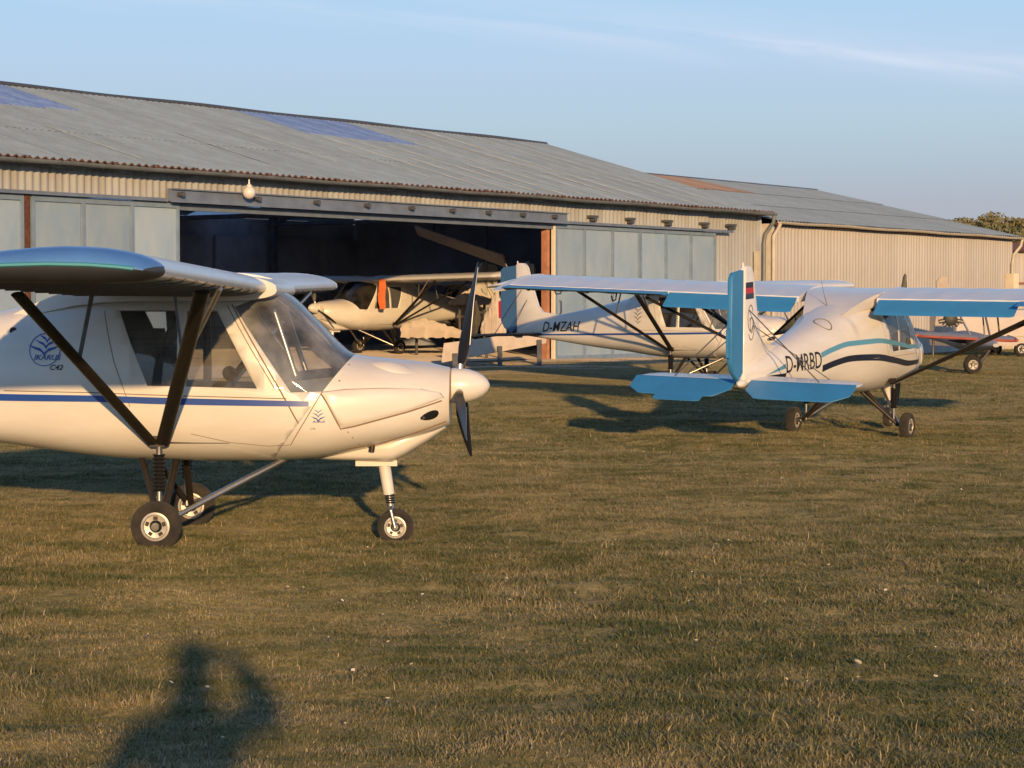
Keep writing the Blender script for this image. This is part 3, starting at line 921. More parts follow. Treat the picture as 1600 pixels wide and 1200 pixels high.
def fuselage_bm():
    xs = np.unique(np.concatenate([np.linspace(-3.62, -1.2, 22), np.linspace(-1.2, 1.2, 40), np.linspace(1.2, 1.34, 7), np.linspace(1.34, 1.93, 12)]))
    n = 64; bm = bmesh.new(); rings = []
    for x in xs:
        zb, zt, w, nu, zc = [float(q) for q in fus_station(x)]
        ring = []
        for k in range(n):
            a = 2 * PI * k / n; c, s_ = math.cos(a), math.sin(a)
            e = nu if s_ > 0 else 2.7
            y = w * math.copysign(abs(c) ** (2 / e), c)
            z = zc + ((zt - zc) if s_ > 0 else (zc - zb)) * math.copysign(abs(s_) ** (2 / e), s_)
            if s_ > 0 and x > -1.0:                       # cabin sides lean in a little
                y *= 1 - .16 * max(0, (z - zc) / (zt - zc)) ** 2
            ring.append(bm.verts.new((x, y, z)))
        rings.append(ring)
    for i in range(len(rings) - 1):
        for k in range(n):
            bm.faces.new((rings[i][k], rings[i][(k + 1) % n], rings[i + 1][(k + 1) % n], rings[i + 1][k]))
    bm.faces.new(list(reversed(rings[0]))); bm.faces.new(rings[-1])
    bmesh.ops.recalc_face_normals(bm, faces=bm.faces)
    return bm


def inside(poly, x, z):
    s0 = None
    for (a, b) in zip(poly, poly[1:] + poly[:1]):
        c = (b[0] - a[0]) * (z - a[1]) - (b[1] - a[1]) * (x - a[0])
        if s0 is None: s0 = c > 0
        elif (c > 0) != s0: return False
    return True


def cut_poly(bm, poly):
    for a, b in zip(poly, poly[1:] + poly[:1]):
        d = Vector((b[0] - a[0], 0, b[1] - a[1])); no = Vector((-d.z, 0, d.x)).normalized()
        lo = [min(p[0] for p in poly) - .12, min(p[1] for p in poly) - .12]; hi = [max(p[0] for p in poly) + .12, max(p[1] for p in poly) + .12]
        fs = [f for f in bm.faces if any(lo[0] <= v.co.x <= hi[0] and lo[1] <= v.co.z <= hi[1] for v in f.verts)]
        vs = list({v for f in fs for v in f.verts}); es = list({e for f in fs for e in f.edges})
        bmesh.ops.bisect_plane(bm, geom=vs + es + fs, plane_co=(a[0], 0, a[1]), plane_no=no, dist=1e-5)


def extract(bm, keep):
    b2 = bm.copy()
    b2.faces.ensure_lookup_table()
    bmesh.ops.delete(b2, geom=[f for f in b2.faces if f.index not in keep], context='FACES')
    return b2


WIN_REAR = [(-.289, 1.600), (-.086, 1.094), (.115, 1.092), (.115, 1.600)]
WIN_DOOR = [(.175, 1.600), (.175, 1.090), (.655, 1.076), (.375, 1.600)]
SHIELD = [(.480, 1.640), (.880, 1.050), (1.092, 1.055), (1.285, 1.310), (.86, 1.78), (.80, 1.755)]
COWL_A, COWL_B = (1.092, 1.055), (1.285, 1.310)


def wheel(root, c, r, w, rim_r, m_rim, name='wheel'):
    prof = [(rim_r, -w * .36), (rim_r + .012, -w * .44), (r * .80, -w * .50), (r * .94, -w * .40), (r, -w * .18), (r, w * .18), (r * .94, w * .40), (r * .80, w * .50), (rim_r + .012, w * .44), (rim_r, w * .36)]
    ty = MB().lathe(prof, c, 'y', 32, 0, False).build(name, M['rubber'], root)
    mb = MB()
    mb.lathe([(rim_r + .002, -w * .40), (rim_r * .88, -w * .43), (rim_r * .80, -w * .30), (rim_r * .45, -w * .25), (rim_r * .45, w * .25), (rim_r * .8, w * .3), (rim_r * .88, w * .43), (rim_r + .002, w * .40)], c, 'y', 28, 0, False)
    mb.build('rim', m_rim, ty)
    mb = MB(); mb.lathe([(.001, -w * .44), (rim_r * .28, -w * .43), (rim_r * .30, -w * .2), (rim_r * .30, w * .2), (rim_r * .28, w * .43), (.001, w * .44)], c, 'y', 16)
    mb.build('hub', M['steel'], ty)
    for k in range(5):
        a = 2 * PI * k / 5 + .3
        for s_ in (-1, 1):
            p = Vector(c) + Vector((math.cos(a) * rim_r * .62, s_ * w * .275, math.sin(a) * rim_r * .62))
            e = Vector((math.cos(a), 0, math.sin(a)))
            MB().obox(p, e * rim_r * .12, (0, .012, 0), Vector((-e.z, 0, e.x)) * rim_r * .15).build('rim_slot', M['black'], ty)
    return ty


def make_aircraft(name, label, loc, heading, roll, pitch, sch):
    x, y = loc
    c, s_ = math.cos(heading), math.sin(heading)
    zl, zr = float(terrain(x - s_ * .75, y + c * .75)), float(terrain(x + s_ * .75, y - c * .75))
    root = empty(name, (x, y, (zl + zr) / 2 + sch.get('dz', 0)), (roll, -pitch, heading))
    tag(root, label, 'aircraft', sch.get('group', 'high-wing light aircraft'))
    W = sch.get('body', M['white'])
    full = sch.get('full', True)
    # ---- fuselage shell with window openings
    bm = fuselage_bm()
    dec = Decaler(bm)
    for poly in (WIN_REAR, WIN_DOOR, SHIELD): cut_poly(bm, poly)
    d = Vector((COWL_B[0] - COWL_A[0], 0, COWL_B[1] - COWL_A[1]))
    no = Vector((d.z, 0, -d.x)).normalized()
    bmesh.ops.bisect_plane(bm, geom=bm.verts[:] + bm.edges[:] + bm.faces[:], plane_co=(COWL_A[0], 0, COWL_A[1]), plane_no=no, dist=1e-5)
    bm.faces.ensure_lookup_table(); bm.faces.index_update()
    sets = {k: set() for k in ('body', 'cowl', 'shield', 'reml', 'remr', 'dol', 'dor')}
    for f in bm.faces:
        cc = f.calc_center_median()
        if (cc - Vector((COWL_A[0], 0, COWL_A[1]))).dot(no) > 0: k = 'cowl'
        elif inside(SHIELD, cc.x, cc.z): k = 'shield'
        elif inside(WIN_REAR, cc.x, cc.z) and abs(cc.y) > .3: k = 'reml' if cc.y > 0 else 'remr'
        elif inside(WIN_DOOR, cc.x, cc.z) and abs(cc.y) > .3: k = 'dol' if cc.y > 0 else 'dor'
        else: k = 'body'
        sets[k].add(f.index)
    body = from_bm('fuselage', extract(bm, sets['body']), [W, M['dark']], root, True, 35, False)
    md = body.modifiers.new('shell', 'SOLIDIFY'); md.thickness = .016; md.offset = -1; md.material_offset = 1
    cowl = from_bm('cowling', extract(bm, sets['cowl']), W, root, True, 35, False)
    gl = sch.get('glass', M['glass'])
    from_bm('windshield', extract(bm, sets['shield']), sch.get('shield', M['shield']), root, True, 60, False)
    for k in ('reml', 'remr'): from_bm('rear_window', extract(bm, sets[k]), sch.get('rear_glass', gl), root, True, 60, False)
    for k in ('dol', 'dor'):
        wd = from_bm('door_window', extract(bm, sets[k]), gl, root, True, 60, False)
        if full and k == 'dor':
            cx, cz = S(361, 577); sd = -1
            hit = dec.bvh.ray_cast(Vector((cx, sd * 3, cz)), Vector((0, -sd, 0)))[0]
            MB().lathe([(.001, -.008), (.046, -.008), (.048, 0), (.001, .002)], hit, 'y', 24).build('vent_cap', M['seat'], wd)
    bm.free()
    # ---- cowling details
    yc = -1
    if full:
        def sm(pts, w=.006, yo=.45, par=cowl):
            dec.put('panel_gap', strip_xz(resamp([S(a, b, yo) for a, b in pts]), w * 1.5), M['seam'], par, -1, .002, None)
        sm([(505, 608), (516, 626), (535, 664), (556, 660), (640, 638), (690, 622)], .007)
        sm([(507, 606), (545, 602), (600, 601), (660, 603), (688, 610), (693, 617)], .005, .4)
        sm([(545, 668), (560, 690), (576, 692)], .004)
        sm([(540, 697), (590, 690), (640, 675), (697, 655)], .007, .38)
        sm([(362, 470), (400, 535), (440, 604), (468, 656)], .006, .55, body)
        sm([(355, 472), (393, 537), (432, 602)], .004, .55, body)
        sm([(505, 608), (480, 650), (455, 690)], .004, .5, body)
        sm([(160, 480), (180, 560), (205, 630)], .003, .55, body)
        sm([(300, 672), (360, 686), (420, 692), (455, 690)], .003, .5, body)
        sm([(0, 606), (150, 608), (230, 611), (450, 617)], .004, .55, body)
        # scoop on top of the cowl, exhaust slot, drain pipe, fasteners
        ax, az = S(612, 571, .30)
        mb = MB(); rings = []
        for i, u in enumerate(np.linspace(0, 1, 9)):
            xx = ax - .17 + .36 * u; hh = .028 * math.sin(PI * min(u * 1.1, .9)); ww = .02 + .05 * math.sin(PI * min(u, .85))
            hit = dec.bvh.ray_cast(Vector((xx, -.26, 3)), Vector((0, 0, -1)))[0]; nr = Vector((0, -.5, .86))
            rings.append([hit + nr * (hh * max(0, math.sin(a)) - .008) + Vector((0, -.86, -.5)) * (ww * math.cos(a)) for a in np.linspace(0, PI, 9)] + [hit - nr * .02])
        mb.loft(rings).build('air_scoop', W, cowl)
        ex, ez = S(672, 644, .34)
        hit = dec.bvh.ray_cast(Vector((ex, -3, ez)), Vector((0, 1, 0)))[0]
        el = [(ex + .062 * math.cos(q) - .0 * math.sin(q), ez + (.030 + .008 * math.cos(q)) * math.sin(q) + .017 * math.cos(q)) for q in np.linspace(0, 2 * PI, 20, False)]
        dec.put('exhaust_slot', (el, [tuple(range(20))]), M['black'], cowl, -1, .004, .03)
        # raised cheek panel
        lo_ = [(508, 609), (536, 663), (590, 650), (640, 637), (692, 617)]; up_ = [(508, 606), (545, 602), (600, 601), (655, 602), (686, 608), (692, 616)]
        NU, NV = 30, 10; gv = []
        for iu in range(NU + 1):
            pxu = 508 + 184 * iu / NU
            ya = float(np.interp(pxu, [p[0] for p in up_], [p[1] for p in up_])); yb = float(np.interp(pxu, [p[0] for p in lo_], [p[1] for p in lo_]))
            for iv in range(NV + 1):
                qx_, qz_ = S(pxu, yb + (ya - yb) * iv / NV, .43)
                hc = dec.bvh.ray_cast(Vector((qx_, -3, qz_)), Vector((0, 1, 0)))[0]
                bl_ = min(iu / 3, (NU - iu) / 3, iv / 1.5, (NV - iv) / 1.2, 1.0)
                gv.append(hc + Vector((0, -.001 - .016 * math.sin(bl_ * PI / 2), 0)))
        MB().add(gv, [(a * (NV + 1) + b, (a + 1) * (NV + 1) + b, (a + 1) * (NV + 1) + b + 1, a * (NV + 1) + b + 1) for a in range(NU) for b in range(NV)]).build('cheek_panel', W, cowl, True, 70)
        MB().tube([hit + Vector((-.02, .02, -.004)), hit + Vector((-.05, -.022, -.014))], .014, 10).build('exhaust_pipe', M['alu'], cowl)
        px_, pz_ = S(582, 688, .2)
        MB().tube([(px_ + .09, -.22, pz_ + .045), (px_ + .05, -.24, pz_ + .04), (px_ + .01, -.25, pz_ + .02), (px_, -.25, pz_ - .05)], .020, 10).build('drain_pipe', M['strut'], cowl)
        for fx, fy in ((558, 612), (598, 613), (640, 614), (678, 615), (545, 565), (533, 589), (514, 586)):
            qx, qz = S(fx, fy, .42)
            hh = dec.bvh.ray_cast(Vector((qx, -3, qz)), Vector((0, 1, 0)))[0]
            if hh: MB().lathe([(.001, -.003), (.006, -.003), (.007, .002)], hh, 'y', 10).build('fastener', M['seam'], cowl)
    # chin fairing under the cowl
    mb = MB(); rings = []
    for xx, zb, zt, w in ((.95, .570, .60, .05), (1.10, .557, .66, .14), (1.30, .553, .70, .19), (1.53, .548, .76, .20), (1.62, .59, .80, .19), (1.78, .69, .84, .165), (1.90, .775, .86, .13)):
        rings.append([(xx, w * math.copysign(abs(math.cos(a)) ** .7, math.cos(a)), (zb + zt) / 2 + (zt - zb) / 2 * math.copysign(abs(math.sin(a)) ** .7, math.sin(a))) for a in np.linspace(0, 2 * PI, 20, False)])
    mb.loft(rings).build('chin_fairing', W, root)
    # ---- spinner and propeller
    pc = Vector((1.985, 0, 1.075))
    sp = MB().lathe([(.122, -.045), (.124, -.02), (.122, .03), (.113, .08), (.096, .13), (.070, .175), (.040, .205), (.012, .219), (.001, .22)], pc, 'x', 28).build('spinner', W, root)
    MB().lathe([(.10, -.075), (.115, -.07), (.115, -.047), (.10, -.046)], pc, 'x', 24).build('spinner_plate', M['seam'], sp)
    nb = sch.get('blades', 3)
    for k in range(nb):
        al = sch.get('prop', R(-8)) + k * 2 * PI / nb          # from straight up, positive to the right-hand side
        e = Vector((0, -math.sin(al), math.cos(al))); tg = Vector((0, -math.cos(al), -math.sin(al))); fx = Vector((1, 0, 0))
        rings, edge = [], []
        for r_, ch, tw in ((.06, .026, 70), (.12, .045, 62), (.18, .085, 55), (.28, .115, 46), (.42, .118, 36), (.58, .10, 28), (.72, .078, 23), (.83, .052, 20), (.875, .02, 19)):
            tw = R(tw); ca = tg * math.cos(tw) + fx * math.sin(tw); na = fx * math.cos(tw) - tg * math.sin(tw)
            o = pc + e * r_ + fx * (.012 + .085 * (r_ / .88) ** 1.5 * sch.get('cone', 1) + .04 * e.z * r_ / .88)
            th = .13 * ch if r_ > .15 else .8 * ch
            rings.append([o + ca * (ch * .5 * math.cos(q)) + na * (th * .5 * math.sin(q)) for q in np.linspace(0, 2 * PI, 14, False)])
            edge.append(o + ca * (ch * .5))
        bl = MB().loft(rings).build('propeller_blade', M['black'], root)
        MB().tube(edge[3:8], [.003, .004, .004, .003, .003], 6).build('blade_edge', M['grey'], bl)
        MB().tube([pc + e * .09 + fx * .01, pc + e * .15 + fx * .012], .03, 12).build('blade_root', M['alu'], bl)
    # ---- wings
    ys = np.linspace(SPAN0, SPAN1, 60)
    rib = (SPAN1 - SPAN0) / 11
    cf = sch.get('wing', M['fabric'])
    for sd in (-1, 1):
        rings = []
        for yy in ys:
            ph = ((yy - SPAN0) / rib) % 1.0
            sag = .011 * math.sin(PI * ph) ** .8
            ring = []
            for cc in CS_U:
                k = float(sstep((cc - .10) / .12) * (1 - .5 * sstep((cc - .7) / .1)))
                ring.append(wing_pt(cc, foil(cc)[0] - sag * k / CH, sd * yy))
            for cc in CS_L:
                k = float(sstep((cc - .01) / .10) * (1 - .5 * sstep((cc - .7) / .1)))
                ring.append(wing_pt(cc, foil(cc)[1] + sag * k / CH * 2.2, sd * yy))
            rings.append(ring)
        wing = MB().loft(rings).build('wing', cf, root, True, 50)
        if 'tip_line' in sch:  # dark strips under the wing stand in for the shading of the ribs
            for q in range(1, 11):
                yq = SPAN0 + rib * q; pl_ = []
                for cc in CS_L[1:]:
                    a_ = wing_pt(cc, foil(cc)[1], sd * yq); pl_.append(a_)
                MB().add([(p[0], p[1] - .018, p[2] - .007) for p in pl_] + [(p[0], p[1] + .018, p[2] - .007) for p in pl_] + [(p[0], p[1] - .018, p[2] + .006) for p in pl_] + [(p[0], p[1] + .018, p[2] + .006) for p in pl_],
                         [(i, i + 1, 12 + i + 1, 12 + i) for i in range(11)] + [(i, 24 + i, 24 + i + 1, i + 1) for i in range(11)] + [(12 + i, 12 + i + 1, 36 + i + 1, 36 + i) for i in range(11)]).build('rib_shade_strip', M['rib_shade'], wing)
        # tip fairing, upper and lower colour
        rt = []
        for u in (0, .25, .5, .7, .86, .96, 1.0):
            k = math.sqrt(max(0, 1 - u * u)); k = max(k, .04)
            ring = []
            for cc in CS_U[:-1] + [0.0] + CS_L[1:]:
                pass
            cu = [1.0, .94, .88] + CS_U; cl = CS_L + [.88, .94, 1.0]
            sx = 1.004 - .10 * u ** 2.5
            mid_ = lambda q: (foil(q)[0] + foil(q)[1]) / 2
            for cc in cu: ring.append(wing_pt(.48 + (cc - .48) * sx, mid_(cc) + (foil(cc)[0] - mid_(cc)) * k * 1.02, sd * (SPAN1 - .01 + .18 * u)))
            for cc in cl: ring.append(wing_pt(.48 + (cc - .48) * sx, mid_(cc) + (foil(cc)[1] - mid_(cc)) * k * 1.02, sd * (SPAN1 - .01 + .18 * u)))
            rt.append(ring)
        nu_ = 16; nn = len(rt[0]); mb = MB(); mb.loft(rt)
        for fi, f in enumerate(mb.f):
            if len(f) == 4: mb.m[fi] = 0 if (fi % nn) < nu_ - 1 else 1
            else: mb.m[fi] = 0
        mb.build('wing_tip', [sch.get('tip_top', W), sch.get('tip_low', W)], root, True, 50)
        if 'tip_line' in sch:
            MB().tube([wing_pt(.48 + (cc - .48) * .908, mid_(cc), sd * (SPAN1 + .169)) for cc in [1.0, .9, .8, .65, .5, .35, .2, .1, .04]], .011, 6).build('tip_trim_line', sch['tip_line'], root)
        # root fairing over the cabin handled below; hinged surfaces
        for nm, y0, y1, dfl, m_ in (('flap', .53, 2.25, sch.get('flap', R(4)), sch.get('ctrl', cf)), ('aileron', 2.27, 4.54, sch.get('ail', R(1)), sch.get('ctrl_a', sch.get('ctrl', cf)))):
            hx, hz = wing_pt(CHINGE + .006, .0, 0)[0], wing_pt(CHINGE, (foil(CHINGE)[0] + foil(CHINGE)[1]) / 2, 0)[2]
            rr = []
            for i, yy in enumerate(np.linspace(y0, y1, 37)):
                sec = [(0, .026), (-.03, .030), (-.12, .022), (-.20, .012), (-.275, .004), (-.275, -.004), (-.20, -.012), (-.12, -.020), (-.03, -.026), (0, -.022), (.012, 0)]
                da = dfl if nm == 'flap' else dfl * (1 if sd < 0 else -1)
                sc = 1 if 0 < i < 36 else .93
                wv = .0045 * abs(math.sin(i * PI / 6))
                rr.append([(hx + a * math.cos(da) * sc + b * math.sin(da), sd * yy, hz + a * math.sin(da) * sc + b * math.cos(da) + .013 * yy - wv * (a < -.01 and a > -.25) * (1 if b > 0 else -1)) for a, b in sec])
            cs_ = MB().loft(rr).build(nm, m_, root, True, 50)
            for q in (.12, .5, .88):
                yy = y0 + (y1 - y0) * q
                MB().obox((hx - .01, sd * yy, hz - .03 + .013 * yy), (.03, 0, 0), (0, .006, 0), (0, 0, .008)).build('hinge', M['steel'], cs_, False)
        # struts
        f0 = Vector((-.02, sd * .56, .70)); ft = Vector((.60, sd * 2.6, 1.715)); bt = Vector((-.47, sd * 2.6, 1.70))
        MB().tube([f0 + Vector((.03, 0, 0)), ft], .046, 12, flat=.42, up=(1, 0, 0)).build('wing_strut', M['strut'], root)
        MB().tube([f0 - Vector((.03, 0, 0)), bt], .043, 12, flat=.42, up=(1, 0, 0)).build('wing_strut', M['strut'], root)
        MB().obox(f0 + Vector((0, 0, .02)), (.05, 0, 0), (0, .03, 0), (0, 0, .035)).build('strut_fitting', M['strut'], root)
        MB().tube([f0.lerp(ft, .52), Vector((.69, sd * 2.5, 1.735))], .017, 8).build('jury_strut', M['alu'], root)
        MB().tube([f0.lerp(bt, .60), Vector((-.22, sd * 1.72, 1.70))], .015, 8, flat=.6).build('jury_strut', M['steel'], root)
        MB().tube([f0.lerp(ft, .60), Vector((.30, sd * 1.75, 1.70))], .011, 8).build('jury_strut', M['steel'], root)
        if full:
            MB().tube([(-.50, sd * 3.0, 1.76), (-.53, sd * 3.0, 1.66), (-.62, sd * 3.0, 1.65), (-.66, sd * 3.0, 1.72)], .010, 6).build('aileron_horn', M['black'], root)
    # roof fairing between the wings
    rings = []
    for yy in np.linspace(-.56, .56, 15):
        k = 1 - .10 * (yy / .56) ** 2; q = 1.03 + .05 * (abs(yy) / .56) ** 2
        ring = [wing_pt(-.045 + cc * 1.30, (foil(min(cc, 1))[0]) * .93 - .004 - .42 * max(0, cc - .5) ** 2, yy * (1 - .62 * max(0, cc - .42) / .58)) for cc in [1.0, .9] + CS_U] + \
               [wing_pt(-.045 + cc * 1.30, foil(min(cc, 1))[1] * (1.25 if cc < .5 else 1.4) - .012 - .45 * max(0, cc - .5) ** 2, yy * (1 - .62 * max(0, cc - .42) / .58)) for cc in CS_L + [.9, 1.0]]
        rings.append(ring)
    MB().loft(rings).build('roof_fairing', W, root, True, 50)
    # ---- tail
    def slab(poly, th, m_, nm, ymid=0.0, par=root, bev=.35):
        """flat surface in the x-z plane with rounded edges"""
        cx = sum(p[0] for p in poly) / len(poly); cz = sum(p[1] for p in poly) / len(poly)
        rr = []
        for k, yy in ((.94, -th / 2), (.985, -th * .36), (1, 0), (.985, th * .36), (.94, th / 2)):
            rr.append([(cx + (a - cx) * (1 - (1 - k) * bev * 1.2), ymid + yy, cz + (b - cz) * (1 - (1 - k) * bev * .6)) for a, b in poly])
        return MB().loft(rr).build(nm, m_, par, True, 50)
    fin = slab([(-3.645, 1.02), (-3.645, 2.25), (-3.60, 2.285), (-3.46, 2.275), (-3.40, 2.21), (-3.28, 1.80), (-3.17, 1.50), (-3.06, 1.39), (-2.7, 1.335), (-2.25, 1.32), (-2.25, 1.27), (-2.9, 1.08)], .07, W, 'fin')
    slab([(-3.66, 1.10), (-3.66, 2.24), (-3.93, 2.22), (-3.99, 2.16), (-4.0, 1.25), (-3.93, 1.12), (-3.78, 1.02)], .055, sch.get('rudder', W), 'rudder')
    if full or True:
        MB().tube([(-3.62, 0, 2.26), (-3.62, 0, 2.32)], [.014, .010], 8).build('tail_light', M['lamp'], fin)
    slab([(-3.995, 1.28), (-3.995, 1.62), (-4.06, 1.60), (-4.06, 1.30)], .03, sch.get('tab', W), 'rudder_tab')
    TS, TZ, TH = 1.30, 1.00, -3.55
    ea = sch.get('elev', R(3))
    for sd in (-1, 1):
        rr = []
        for yy, x0, x1, th in ((.03, -3.00, TH, .06), (.5, -3.05, TH, .06), (1.15, -3.14, TH, .055), (1.24, -3.20, TH, .045), (1.30, -3.34, TH, .02)):
            rr.append([(x0, sd * yy, TZ), (x0 - .03, sd * yy, TZ + th * .35), (x0 - .15, sd * yy, TZ + th * .5), (x1, sd * yy, TZ + th * .36), (x1, sd * yy, TZ - th * .36), (x0 - .15, sd * yy, TZ - th * .5), (x0 - .03, sd * yy, TZ - th * .35)])
        MB().loft(rr).build('tailplane', sch.get('tailplane', W), root, True, 50)
        rr = []
        tabl = sd > 0
        for yy, ch in ((.09, .20), (.24, .36), (.30, .37), (1.06, .37), (1.14, .36), (1.30, .22)):
            rr.append([(TH - .008 - a * math.cos(ea), sd * yy, TZ - a * math.sin(ea) + b) for a, b in ((0, .02), (.03, .022), (ch * .6, .012), (ch, .004), (ch, -.004), (ch * .6, -.012), (.03, -.022), (0, -.02))])
        ev = MB().loft(rr).build('elevator', sch.get('elev_m', W), root, True, 50)
        if tabl and full:
            rr = []
            for yy, ch in ((.35, .10), (.40, .12), (.88, .12), (.92, .09)):
                rr.append([(TH - .008 - (.372 + a) * math.cos(ea), sd * yy, TZ - (.372 + a) * math.sin(ea) + b) for a, b in ((0, .004), (ch, .003), (ch, -.003), (0, -.004))])
            MB().loft(rr).build('trim_tab', sch.get('elev_m', W), ev, True, 50)
        MB().tube([(-3.50, sd * .86, TZ + .02), (-3.52, sd * .03, 1.80)], .007, 6).build('tail_wire', M['steel'], root)
        MB().tube([(-3.16, sd * .86, TZ + .02), (-3.40, sd * .03, 1.62)], .006, 6).build('tail_wire', M['steel'], root)
    MB().lathe([(.001, -.12), (.03, -.10), (.05, -.04), (.05, .06)], (-3.62, 0, .985), 'x', 14).build('tail_cone', W, root)
    # ---- undercarriage
    for sd in (-1, 1):
        wc = (0.0, sd * .745, .165)
        wheel(root, wc, .168, .125, .094, M['rim'])
        MB().tube([(.01, sd * .60, .17), (.01, sd * .81, .165)], .016, 8).build('axle', M['steel'], root)
        MB().tube([(.05, sd * .16, .60), (.01, sd * .63, .17)], .026, 10).build('gear_leg', M['strut'], root)
        MB().tube([(-.20, sd * .20, .60), (.0, sd * .62, .18)], .022, 10).build('gear_leg', M['strut'], root)
        MB().tube([(.0, sd * .66, .16), (.035, sd * .62, .18), (.80, sd * .14, .575)], .019, 10).build('drag_brace', M['alu'], root)
        sb = MB(); prof = []
        for k in range(10):
            zz = .385 + k * .026
            prof += [(.034, zz), (.046, zz + .013)]
        sb.lathe(prof, (-.01, sd * .575, 0), 'z', 14).build('spring_boot', M['black'], root)
        MB().tube([(-.01, sd * .575, .18), (-.01, sd * .575, .40)], .016, 10).build('shock_rod', M['alu'], root)
        MB().tube([(-.01, sd * .575, .62), (-.01, sd * .565, .72)], .020, 10).build('shock_mount', M['steel'], root)
        MB().tube([(.02, sd * .62, .165), (.03, sd * .655, .20), (.08, sd * .655, .22)], .016, 8).build('brake_caliper', M['steel'], root)
    nx, nzw, nr = 1.545, .085, .128
    nl = MB().tube([(1.455, 0, .60), (1.50, 0, .315)], [.044, .040], 14).build('nose_leg', W, root)
    MB().box((1.27, -.05, .515), (1.56, .05, .556)).build('nose_leg_mount', W, root, False)
    MB().tube([(1.50, 0, .32), (1.512, 0, .22)], .026, 12).build('nose_damper', M['alu'], root)
    for k in range(4):
        MB().lathe([(.026, -.006), (.040, 0), (.026, .006)], (1.502 + .003 * k, 0, .305 - .016 * k), 'z', 14).build('damper_ring', M['black'], nl)
    for sd in (-1, 1):
        MB().tube([(1.512, 0, .235), (1.516, sd * .058, .205), (nx, sd * .062, nzw)], .013, 10).build('fork_leg', M['alu'], root)
    wheel(root, (nx, 0, nzw), nr, .09, .075, M['rim'], 'nose_wheel')
    # ---- cabin inside
    for sd in (-1, 1):
        mb = MB()
        mb.loft([[(-.05 + a - .16 * u, sd * .27 + b, .72 + .75 * u) for a, b in ((-.06, -.22), (.06, -.22), (.08, 0), (.06, .22), (-.06, .22))] for u in np.linspace(0, 1, 6)])
        mb.build('seat_back', M['seat'], root)
        MB().loft([[(a, sd * .27 + b, z) for b, z in ((-.22, .70), (.22, .70), (.20, .80), (-.20, .80))] for a in (-.05, .12, .38, .45)]).build('seat_cushion', M['seat'], root)
        MB().tube([S(430, 478, .3)[0:1] + (sd * .33, S(430, 478, .3)[1]), S(470, 592, .3)[0:1] + (sd * .36, S(470, 592, .3)[1] - .03)], .020, 10).build('cabin_tube', M['alu'], root)
        MB().tube([(-.30, sd * .40, .80), (-.02, sd * .42, 1.35), (.15, sd * .40, 1.68)], .018, 8).build('cabin_tube', M['black'], root)
        MB().tube([(-.02, sd * .42, 1.32), (.28, sd * .30, 1.66)], .018, 8).build('cabin_tube', M['black'], root)
        MB().tube([(.16, sd * .535, 1.02), (.15, sd * .515, 1.30), (.145, sd * .45, 1.60)], .024, 8).build('door_pillar', M['dark'], root)
    MB().loft([[(x_, -w_, z0), (x_, w_, z0), (x_, w_, z1), (x_, w_ * .6, z1 + .05), (x_, -w_ * .6, z1 + .05), (x_, -w_, z1)] for x_, w_, z0, z1 in ((.80, .49, .98, 1.09), (.86, .50, .80, 1.12), (1.06, .485, .75, 1.14), (1.18, .46, .75, 1.15))]).build('instrument_panel', M['dash'], root)
    MB().tube([(.30, 0, .70), (.36, 0, .95), (.42, 0, 1.10)], .016, 8).build('control_stick', M['black'], root)
    MB().tube([(.42, -.06, 1.10), (.42, .06, 1.10)], .018, 8).build('stick_grip', M['black'], root)
    MB().box((-.50, -.33, .64), (.72, .33, .69)).build('cabin_floor', M['dark'], root, False)
    MB().loft([[(x_, -.36, .76), (x_, .36, .76), (x_, .36, 1.45), (x_, -.36, 1.45)] for x_ in (-.56, -.60)]).build('cabin_bulkhead', M['dark'], root, False)
    return root, body, dec, fin, cowl


# near aircraft, nose to the right
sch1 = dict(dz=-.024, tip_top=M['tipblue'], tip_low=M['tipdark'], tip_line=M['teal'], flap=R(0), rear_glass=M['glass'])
a1, b1, d1, f1, c1 = make_aircraft('light_aircraft', 'nearest white high-wing aircraft with blue stripe and black propeller, nose to the right', P1, PH, 0, 0, sch1)
top = [S(0, 611), S(150, 612.5), S(240, 615), S(440, 620), S(497, 621.5)]; low = [S(0, 622), S(150, 622.5), S(240, 625.5), S(440, 629), S(494, 629.5)]
top = [(-3.3, 1.11), (-2.2, 1.085)] + top; low = [(-3.3, 1.08), (-2.2, 1.035)] + low


def band(top, low, step=.05):
    xs = np.arange(top[0][0], min(top[-1][0], low[-1][0]) + 1e-6, step)
    tz = pchip([p[0] for p in top], [p[1] for p in top], xs); lz = pchip([p[0] for p in low], [p[1] for p in low], xs)
    V = []
    for a, b, c in zip(xs, tz, lz): V += [(a, b), (a, c)]
    return V, [(2 * i, 2 * i + 1, 2 * i + 3, 2 * i + 2) for i in range(len(xs) - 1)]


for sd in (-1, 1):
    d1.put('stripe', band(top, low), M['stripe'], b1, sd, .003, None)
lx, lz = S(67, 541)
d1.put('emblem', merge2([ring_xz(lx, lz, .112, .112, .006), bird(lx + .012, lz + .078, .12, .045), bird(lx + .006, lz + .042, .17, .05), bird(lx - .004, lz + .002, .25, .06)]), M['stripe'], b1)
d1.put('lettering', text_xz('IKARUS', .050, *S(49, 557), shear=.25, bold=True, sx=1.12), M['stripe'], b1)
d1.put('lettering', text_xz('C42', .048, *S(75, 572.5), shear=.3, bold=True, sx=1.15), M['ink'], b1)
lx, lz = S(500, 643, .5)
d1.put('emblem', merge2([bird(lx, lz + .030, .06, .022), bird(lx, lz + .006, .08, .026), bird(lx, lz - .020, .10, .030)]), M['stripe'], b1, -1, .003)
d1.put('lettering', text_xz('IKARUS', .022, *S(491, 654.5, .5), shear=.2, bold=True, sx=1.1), M['stripe'], b1, -1, .003)
